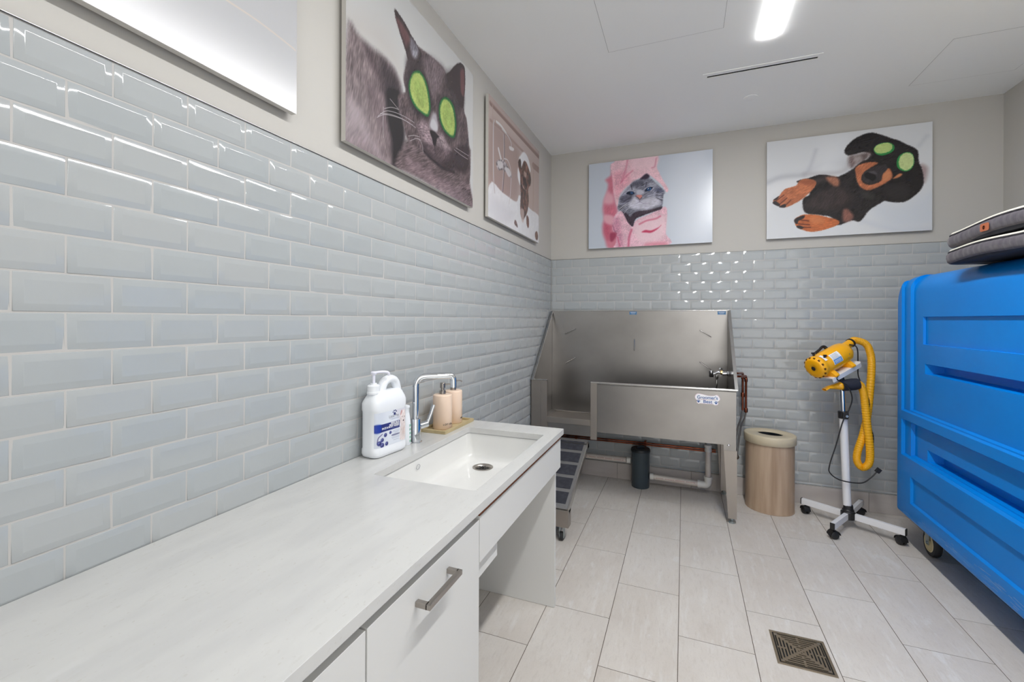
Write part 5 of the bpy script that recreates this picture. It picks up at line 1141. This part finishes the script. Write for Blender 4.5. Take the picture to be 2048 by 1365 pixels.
t = thing('pet_dryer', 'yellow barrel-shaped pet dryer with a long ribbed hose', 'dryer', tuple(FR))
R_ = 0.074
MB().lathe([(0.030, -0.006), (0.058, -0.006), (0.066, -0.002), (0.068, 0.004), (0.0705, 0.006), (R_ + 0.001, 0.010), (R_ + 0.002, 0.030), (R_, 0.034), (R_, 0.036), (R_ - 0.004, 0.042), (R_ - 0.004, 0.062), (R_ - 0.001, 0.070), (R_, 0.24), (R_ - 0.005, 0.275), (R_ - 0.02, 0.302), (0.030, 0.318), (0.001, 0.320)], FR, da, n=56, cap0=False).build('barrel', M['yellow'], t, angle=50)
mb = MB()
for k in range(28):
    a = 2 * PI * k / 28; rad = sd * math.cos(a) + up * math.sin(a)
    c = FR + rad * (R_ - 0.0055) - da * 0.0; tan_ = (-sd * math.sin(a) + up * math.cos(a))
    m4 = Matrix((( tan_.x, rad.x, da.x, c.x), (tan_.y, rad.y, da.y, c.y), (tan_.z, rad.z, da.z, c.z), (0, 0, 0, 1)))
    if k % 2 == 0: mb.box(-0.0065, 0.0065, -0.003, 0.0066, 0.004, 0.013, m4)
mb.build('intake_slots', mat('intake_slot_shade', (96, 60, 10), 0.7), t)  # solid blocks; the shade inside the slots is put into their brown
MB().lathe([(0.029, -0.004), (0.031, -0.0055), (0.020, -0.005), (0.0185, -0.003), (0.001, -0.003)], FR, da, n=32, cap0=False).build('intake_ring', M['hose_yellow'], t)
MB().lathe([(0.013, -0.0055), (0.015, -0.0075), (0.013, -0.009), (0.006, -0.0075), (0.001, -0.006)], FR, da, n=24).build('intake_hub', M['black'], t)
# handle on top, towards the viewer's left
hu = (up * 0.88 - sd * 0.47).normalized()
hp = lambda s_, h: FR + da * s_ + hu * h
MB().tube(spline([hp(0.078, R_ - 0.004), hp(0.088, R_ + 0.006), hp(0.11, R_ + 0.009), hp(0.14, R_ + 0.014), hp(0.165, R_ + 0.020), hp(0.182, R_ + 0.014), hp(0.188, R_ - 0.004)], 6), 0.0085, 14, squash=1.3).build('handle', M['black'], t)
tu = (up * 0.96 - sd * 0.28).normalized(); tu2 = (up * 0.8 + sd * 0.6).normalized()
for s_, q in ((0.052, tu), (0.060, tu2)):
    p = FR + da * s_ + q * (R_ - 0.003); mb = MB()
    mb.cyl(p, p + q * 0.014, 0.007, 16); mb.box(-0.011, 0.011, -0.003, 0.003, 0, 0.010, Matrix.Translation(p + q * 0.014) @ Matrix.Rotation(0.5, 4, 'Z'))
    mb.build('control_knob', M['black'], t)
p = FR + da * 0.080 + tu2 * (R_ - 0.002)
MB().lathe([(0.0055, 0), (0.0055, 0.004), (0.004, 0.005), (0.0001, 0.005)], p, tu2, n=16).build('red_button', M['red'], t)
# labels wrapped on the barrel
def wrap(name, s0, s1, a0, a1, m, e=0.0006, parent=None):
    vs, fs = [], []; na = 10
    for i in range(na + 1):
        a = math.radians(a0 + (a1 - a0) * i / na); rad = sd * math.cos(a) + up * math.sin(a)
        for s_ in (s0, s1): vs.append(FR + da * s_ + rad * (R_ + e))
    n1 = len(vs)
    for i in range(na + 1):
        a = math.radians(a0 + (a1 - a0) * i / na); rad = sd * math.cos(a) + up * math.sin(a)
        for s_ in (s0, s1): vs.append(FR + da * s_ + rad * (R_ + e - 0.0004))
    for i in range(na):
        fs += [(2 * i, 2 * i + 1, 2 * i + 3, 2 * i + 2), (n1 + 2 * i, n1 + 2 * i + 2, n1 + 2 * i + 3, n1 + 2 * i + 1)]
    fs += [(0, 2, n1 + 2, n1 + 0)]
    mb = MB(); mb.add(vs, fs); return mb.build(name, m, parent or t, angle=60)
lw = wrap('data_label', 0.092, 0.172, -6, 52, M['white_ink'])
wrap('label_band', 0.096, 0.168, -4, 20, M['sky_ink'], 0.0010, lw)
for k in range(5): wrap('label_line', 0.100, 0.160 - 0.006 * (k % 2), 23 + k * 5.4, 24.4 + k * 5.4, M['ink'], 0.0010, lw)
for k in range(3): wrap('label_line', 0.102, 0.160, 1 + k * 5.4, 2.6 + k * 5.4, M['white_ink'], 0.0014, lw)
wrap('control_strip', 0.042, 0.062, 34, 74, M['white_ink'])
for s_, a in ((0.225, -8), (0.240, 8)):
    rad = sd * math.cos(math.radians(a)) + up * math.sin(math.radians(a)); MB().lathe([(0.004, 0), (0.003, 0.002), (0.0001, 0.0025)], FR + da * s_ + rad * (R_ - 0.0015), rad, n=12).build('screw', M['zinc'], t)
# two yellow feet clamping the cradle
for s_ in (0.075, 0.232):
    mb = MB()
    mb.loft([[dm(s_ - 0.015, a, h) for a, h in ((-0.055, -0.045), (0.060, -0.045), (0.086, -0.072), (0.086, -0.0815), (-0.072, -0.0815), (-0.072, -0.07))], [dm(s_ + 0.018, a, h) for a, h in ((-0.055, -0.045), (0.060, -0.045), (0.086, -0.072), (0.086, -0.0815), (-0.072, -0.0815), (-0.072, -0.07))]])
    mb.build('mounting_foot', M['yellow'], t, bevel=0.001)
# outlet and hose
O0 = FR + da * 0.300 + up * 0.030; O1 = O0 + da * 0.060 + up * 0.004
MB().cyl(O0, O1, 0.027, 28).build('outlet', M['yellow'], t)
MB().lathe([(0.0275, 0), (0.031, 0.002), (0.031, 0.013), (0.0275, 0.015)], O1 - da * 0.002, da, n=28).build('outlet_ring', M['black'], t)
HY = -0.215
hose_pts = [O1 + da * 0.010, O1 + da * 0.045 + Vector((0, 0, 0.004)), Vector((2.325, HY, 1.235)), Vector((2.352, HY, 1.170)), Vector((2.356, HY - 0.01, 1.08)), Vector((2.342, HY - 0.03, 0.92)), Vector((2.322, HY - 0.05, 0.76)), Vector((2.292, HY - 0.07, 0.62)),
            Vector((2.258, HY - 0.08, 0.50)), Vector((2.254, HY - 0.09, 0.435)), Vector((2.280, HY - 0.10, 0.402)), Vector((2.312, HY - 0.11, 0.440)), Vector((2.315, HY - 0.115, 0.54)), Vector((2.298, HY - 0.12, 0.70)), Vector((2.284, HY - 0.125, 0.84)), Vector((2.274, HY - 0.13, 0.915)), Vector((2.255, HY - 0.135, 0.962)), Vector((2.225, HY - 0.137, 0.976))]
hs = spline(hose_pts, 34)
MB().tube(hs, 0.022, 20, rfun=lambda i: 0.0225 + 0.0012 * math.cos(i * PI / 2.0)).build('hose', M['hose_yellow'], t, angle=80)
N0 = Vector((2.246, HY - 0.135, 0.972)); nd = Vector((-0.95, -0.22, -0.16)).normalized()
mb = MB().lathe([(0.026, 0), (0.036, 0.004), (0.040, 0.03), (0.038, 0.07), (0.036, 0.104), (0.027, 0.106)], N0, nd, n=28)
mb.build('foam_sleeve', M['bed_base'], t)
N1 = N0 + nd * 0.1065; u_ = nd.cross(Vector((0, 0, 1))).normalized(); w_ = nd.cross(u_)
def nz(s_, a, b, dz=0): return [N1 + nd * s_ + Vector((0, 0, dz)) + u_ * a * math.cos(2 * PI * k / 28) + w_ * b * math.sin(2 * PI * k / 28) for k in range(28)]
MB().loft([nz(-0.004, 0.024, 0.024), nz(0.0, 0.0275, 0.0275), nz(0.010, 0.0275, 0.0275), nz(0.014, 0.024, 0.024), nz(0.040, 0.021, 0.019), nz(0.085, 0.027, 0.009, 0.0), nz(0.094, 0.029, 0.0075, -0.005), nz(0.108, 0.029, 0.0075, -0.012), nz(0.108, 0.026, 0.0055, -0.012), nz(0.088, 0.024, 0.005, -0.002)]).build('nozzle', M['yellow'], t, angle=50)
# cords
MB().tube(spline([dm(0.315, 0.03, 0.045), dm(0.345, 0.05, 0.01), (2.272, -0.25, 1.10), (2.262, -0.29, 1.02), (2.285, -0.31, 0.94), (2.315, -0.31, 0.86), (2.318, -0.30, 0.78), (2.32, -0.30, 0.70), (2.345, -0.29, 0.62), (2.350, -0.28, 0.54)], 8), 0.0038, 8).build('hose_cord', M['black'], t)
MB().tube(spline([dm(0.10, 0.05, -0.060), dm(0.10, 0.075, -0.078), (2.10, -0.44, 1.005), (2.165, -0.42, 0.96), (2.195, -0.400, 0.88), (2.180, -0.395, 0.80), (2.145, -0.400, 0.72), (2.108, -0.40, 0.56), (2.072, -0.40, 0.42), (2.075, -0.40, 0.365), (2.135, -0.40, 0.325), (2.25, -0.38, 0.315), (2.31, -0.36, 0.35), (2.345, -0.35, 0.39)], 8), 0.0040, 8).build('power_cord', M['black'], t)
mb = MB().box(-0.013, 0.013, -0.010, 0.010, -0.012, 0.020, Matrix.Translation((2.353, -0.347, 0.398)) @ Matrix.Rotation(0.6, 4, 'Y')).build('plug', M['black'], t, bevel=0.002)

# ================================================================== BLUE CART
t = thing('linen_cart', 'large bright blue moulded plastic cart on casters against the right wall', 'cart', (2.75, -1.25, 0))
CX0, CX1, CY0, CY1, CZ0, CZ1 = 2.415, 3.10, -2.06, -0.437, 0.192, 1.672
def cart_outline(i, zb=0.0, y0=None, y1=None, z1=None, z0=None, r=None, rb=0.03):
    """(y, z) outline: rounded top corners, small bottom corners, inset by i"""
    a = (CY0 if y0 is None else y0) + i; b = (CY1 if y1 is None else y1) - i
    lo = (CZ0 if z0 is None else z0) + i; hi = (CZ1 if z1 is None else z1) - i; r = max(0.01, (0.175 if r is None else r) - i); rb = max(0.004, rb - i); n = 14
    out = []
    for cy, cz, a0, rr in ((b - r, hi - r, 0, r), (a + r, hi - r, 90, r), (a + rb, lo + rb, 180, rb), (b - rb, lo + rb, 270, rb)):
        for k in range(n + 1):
            an = math.radians(a0 + 90 * k / n); out.append((cy + rr * math.cos(an), cz + rr * math.sin(an)))
    return out
mb = MB(); rings = []
for x, i in ((CX0, 0.026), (CX0 + 0.003, 0.016), (CX0 + 0.010, 0.008), (CX0 + 0.022, 0.003), (CX0 + 0.05, 0.0), (CX1 - 0.05, 0.0), (CX1 - 0.012, 0.006), (CX1, 0.026)):
    rings.append([(x, y, z) for y, z in cart_outline(i)])
mb.loft(rings); body = mb.build('cart_body', M['blue'], t)
def cutter(pts_out, pts_in, depth):
    return MB().loft([[(CX0 - 0.01, y, z) for y, z in pts_out], [(CX0, y, z) for y, z in pts_out], [(CX0 + depth, y, z) for y, z in pts_in]]).build('cut', M['blue'])
def rect(y0, y1, z0, z1): return [(y1, z1), (y0, z1), (y0, z0), (y1, z0)]
def tapered(y0, y1, z0, z1, depth, tp): return cutter(rect(y0, y1, z0, z1), rect(y0 + tp, y1 - tp, z0 + tp, z1 - tp), depth)
YN = -1.95
bw = lambda i, **k: cart_outline(i, **k)
def upper(y0, y1, z0, depth, R, tp):
    # recessed upper panel that rolls over into the roof
    boolean(body, [cutter(rect(y0, y1, z0, 1.70), rect(y0 + tp, y1 - tp, z0 + tp, 1.71), depth)])
    xa = CX0 + depth; pts = [(CX0 - 0.05, 1.75), (CX0 - 0.05, CZ1 - R)] + [(xa + R - R * math.cos(PI / 2 * k / 12), CZ1 + 0.0004 - R + R * math.sin(PI / 2 * k / 12)) for k in range(13)] + [(xa + R, 1.75)]
    boolean(body, [MB().prism(pts, 1, y0 + tp, y1 - tp).build('cut', M['blue'])])
upper(YN, -0.513, 0.840, 0.012, 0.085, 0.008)
upper(YN + 0.10, -0.590, 0.848, 0.026, 0.105, 0.014)
boolean(body, [tapered(YN, -0.513, 0.567, 0.790, 0.016, 0.010)])
boolean(body, [tapered(YN + 0.10, -0.590, 0.572, 0.785, 0.034, 0.014)])
boolean(body, [tapered(YN + 0.14, -0.706, 1.252, 1.424, 0.038, 0.008)])
boolean(body, [cutter(rect(YN + 0.14, -0.706, 1.085, 1.150), rect(YN + 0.19, -0.80, 1.100, 1.145), 0.085)])
boolean(body, [cutter(rect(YN + 0.14, -0.712, 0.588, 0.660), rect(YN + 0.19, -0.80, 0.595, 0.655), 0.085)])
boolean(body, [tapered(YN + 0.06, -0.632, 0.302, 0.462, 0.012, 0.009)])
bv = body.modifiers.new('bevel', 'BEVEL'); bv.width = 0.003; bv.segments = 2; bv.limit_method = 'ANGLE'; bv.angle_limit = math.radians(30); bv.harden_normals = True
# worn and scratched patches on the lower edge
mb = MB(); rs = random.Random(3)
for k in range(34):
    y = -0.75 - rs.random() ** 0.8 * 0.85; z = 0.215 + (rs.random() + rs.random()) * 0.033; ln = 0.015 + rs.random() * 0.06; w = 0.0004 + rs.random() * 0.0012
    sl = rs.uniform(-0.12, 0.05)
    mb.add([(CX0 - 0.0004, y, z), (CX0 - 0.0004, y - ln, z + sl * ln), (CX0 - 0.0004, y - ln, z + sl * ln + w), (CX0 - 0.0004, y, z + w)], [(0, 1, 2, 3)])
mb.build('scratches', M['scuff_white'], body)
for (y, z, a, b) in ((-0.60, 0.222, 0.05, 0.012), (-0.78, 0.232, 0.06, 0.014), (-0.95, 0.240, 0.09, 0.012), (-1.15, 0.242, 0.12, 0.012), (-1.38, 0.246, 0.10, 0.010)):
    n = 26; pr = [(CX0 - 0.0002, y + a * math.cos(2 * PI * k / n) * (0.8 + 0.3 * rs.random()), z + b * math.sin(2 * PI * k / n) * (0.7 + 0.5 * rs.random())) for k in range(n)]
    MB().add(pr, [list(range(n))]).build('scuff', M['scuff'], body)
for x, y in ((CX0 + 0.115, -0.61), (CX0 + 0.115, -1.86), (CX1 - 0.09, -0.61), (CX1 - 0.09, -1.86)):
    c = thing('caster', None, None, (0, 0, 0)); c.parent = t; c.location = (0, 0, 0)
    p = MB().box(x - 0.045, x + 0.045, y - 0.05, y + 0.05, 0.180, 0.1915)
    for xa in (x - 0.0265, x + 0.0225):
        p.prism([(y - 0.030, 0.180), (y - 0.014, 0.066), (y + 0.014, 0.066), (y + 0.040, 0.180)], 0, xa, xa + 0.004)
    p.cyl((x - 0.032, y, 0.077), (x + 0.032, y, 0.077), 0.008, 12)
    p.build('caster_fork', M['zinc'], c)
    MB().lathe([(0.0535, 0.0), (0.0535, -0.018), (0.056, -0.0195), (0.072, -0.017), (0.0765, -0.010), (0.0765, 0.010), (0.072, 0.017), (0.056, 0.0195), (0.0535, 0.018), (0.0535, 0.0)], (x, y, 0.077), (1, 0, 0), n=36, cap0=False, cap1=False).build('tyre', M['rubber'], c)
    MB().lathe([(0.054, -0.0165), (0.050, -0.0205), (0.046, -0.0205), (0.040, -0.012), (0.018, -0.011), (0.016, -0.021), (0.001, -0.0212)], (x, y, 0.077), (1, 0, 0), n=30).lathe([(0.054, 0.0165), (0.050, 0.0205), (0.040, 0.012), (0.018, 0.021), (0.001, 0.021)], (x, y, 0.077), (1, 0, 0), n=30).build('wheel_hub', M['wheel_hub'], c)

# ================================================================== PET BEDS
def bed(label, x0, x1, y0, y1, z0, z1, tagged, seed, dip):
    t = thing('pet_bed', label, 'pet bed', ((x0 + x1) / 2, (y0 + y1) / 2, z0), 'dark grey pet beds on the blue cart')
    rs = random.Random(seed)
    def zoff(x, y): return dip * math.exp(-((y - y1) / 0.35) ** 2) * -1 + 0.006 * math.sin(y * 9 + seed) + 0.002 * math.sin(x * 11)
    def ring(ins, z, w=0.0, z_is=None):
        out = []
        P = rrect(x0 + ins, x1 - ins, y0 + ins, y1 - ins, max(0.02, 0.07 - ins), 6)
        P2 = []
        for i in range(len(P)):
            a, b = P[i], P[(i + 1) % len(P)]; L_ = math.hypot(b[0] - a[0], b[1] - a[1]); m_ = max(1, int(L_ / 0.012))
            for k in range(m_): P2.append((a[0] + (b[0] - a[0]) * k / m_, a[1] + (b[1] - a[1]) * k / m_))
        cx, cy = (x0 + x1) / 2, (y0 + y1) / 2
        for i, (x, y) in enumerate(P2):
            wr_ = w * (0.6 * math.sin(i * 1.9 + seed * 3) + 0.5 * math.sin(i * 0.83 + seed) + 0.3 * math.sin(i * 3.1))
            s_ = 1 + wr_ / 0.3
            out.append(Vector((cx + (x - cx) * s_, cy + (y - cy) * (1 + wr_ / 0.5), z + (zoff(x, y) if z > z0 + 0.004 else 0))))
        return out
    H = z1 - z0
    r = [ring(0.020, z0), ring(0.006, z0 + 0.006), ring(0.0, z0 + 0.015)]
    mb = MB(); rr = [ring(0.03, z0 + 0.0005), ring(0.012, z0 + 0.001), ring(0.005, z0 + H * 0.11)]
    n_ = len(rr[0]); mb.loft([q for q in rr], True, False); mb.build('base', M['bed_base'], t, angle=60)
    # all rings share their counts because the insets change only the lengths slightly: resample
    def rs_(ringpts, n=420):
        L_ = [0]
        for i in range(len(ringpts)): L_.append(L_[-1] + (ringpts[(i + 1) % len(ringpts)] - ringpts[i]).length)
        out = []; j = 0
        for k in range(n):
            d_ = L_[-1] * k / n
            while L_[j + 1] < d_: j += 1
            f = (d_ - L_[j]) / max(1e-9, L_[j + 1] - L_[j]); out.append(ringpts[j].lerp(ringpts[(j + 1) % len(ringpts)], f))
        return out
    wall_ = [rs_(ring(0.006, z0 + H * 0.10)), rs_(ring(-0.001, z0 + H * 0.20, 0.0010)), rs_(ring(-0.006, z0 + H * 0.42, 0.0016)), rs_(ring(-0.005, z0 + H * 0.60, 0.0018)), rs_(ring(0.002, z0 + H * 0.74, 0.0007)), rs_(ring(0.012, z0 + H * 0.80))]
    mb = MB(); mb.loft(wall_, True, True); bd = mb.build('cover', M['bed_fabric'], t, angle=80)
    pp = ring(0.004, z0 + H * 0.775); MB().tube(pp + [pp[0], pp[1]], 0.0042, 8).build('piping', M['piping'], t)
    top_ = [rs_(ring(0.010, z0 + H * 0.79)), rs_(ring(0.004, z0 + H * 0.84)), rs_(ring(0.008, z0 + H * 0.93)), rs_(ring(0.03, z0 + H * 0.985)), rs_(ring(0.10, z0 + H))]
    MB().loft(top_, True, True).build('fleece_top', M['fleece'], t, angle=80)
    if tagged:
        yy = -1.400; zz = z0 + H * 0.42
        g = MB().prism(rrect(yy - 0.031, yy + 0.027, zz - 0.016, zz + 0.018, 0.009, 5), 0, x0 - 0.0105, x0 - 0.0080).build('leather_tag', M['leather'], t)
        MB().lathe([(0.0095, 0), (0.0095, 0.0005), (0.0075, 0.0005), (0.0075, 0.0)], (x0 - 0.0107, yy, zz), (-1, 0, 0), n=20).box(x0 - 0.0112, x0 - 0.0107, yy - 0.006, yy + 0.006, zz - 0.001, zz + 0.001).build('stamp', M['leather_mark'], g)
bed('dark grey pet bed with fleece top, lower one on the blue cart', 2.375, 3.02, -2.02, -1.060, 1.6775, 1.759, False, 1, 0.006)
bed('dark grey pet bed with a leather tag, upper one of the stack', 2.385, 3.02, -2.05, -1.050, 1.7690, 1.854, True, 2, 0.012)

# ================================================================== FLOOR DRAIN
t = thing('floor_drain', 'square bronze floor drain with a slotted grate set in the tiles', 'drain', (1.616, -1.785, 0))
DX, DYc, DS = 1.616, -1.785, 0.1035
mb = MB(); w = 0.010
for x0, x1, y0, y1 in ((-DS, DS, DS - w, DS), (-DS, DS, -DS, -DS + w), (-DS, -DS + w, -DS + w, DS - w), (DS - w, DS, -DS + w, DS - w)):
    mb.box(DX + x0, DX + x1, DYc + y0, DYc + y1, 0.0003, 0.0030)
mb.build('drain_frame', M['bronze'], t, bevel=0.0005)
MB().box(DX - DS + w, DX + DS - w, DYc - DS + w, DYc + DS - w, 0.0002, 0.0006).build('drain_pit_shade', M['dark'], t)  # dark plate on the floor, coloured as the shade of a pit
g = MB().box(DX - 0.088, DX + 0.088, DYc - 0.088, DYc + 0.088, 0.0008, 0.0032).build('grate', M['bronze'], t)
mb = MB(); n = 6
for q in range(4):
    R4 = Matrix.Translation((DX, DYc, 0)) @ Matrix.Rotation(q * PI / 2, 4, 'Z')
    for k in range(1, n + 1):
        yy = 0.010 + k * 0.0122; hw = yy - 0.009
        if k <= 1: mb.box(-hw, hw, yy - 0.0026, yy + 0.0026, -0.001, 0.01, R4)
        elif k % 2 and k < 5: mb.box(-hw, hw, yy - 0.0028, yy + 0.0028, -0.001, 0.01, R4)
        else:
            mb.box(-hw, -0.004, yy - 0.0028, yy + 0.0028, -0.001, 0.01, R4); mb.box(0.004, hw, yy - 0.0028, yy + 0.0028, -0.001, 0.01, R4)
    mb.lathe([(0.0026, -0.001), (0.0026, 0.01)], R4 @ Vector((0.0, 0.009, 0)), n=12)
    mb.lathe([(0.0026, -0.001), (0.0026, 0.01)], R4 @ Vector((0.080, 0.080, 0)), n=12)
cut = mb.build('cut', M['dark']); boolean(g, [cut])
for sx in (-1, 1):
    for sy in (-1, 1): MB().lathe([(0.0045, 0), (0.0045, 0.0008), (0.0001, 0.0012)], (DX + sx * 0.080, DYc + sy * 0.080, 0.0024), n=14).build('grate_screw', M['nickel'], g)
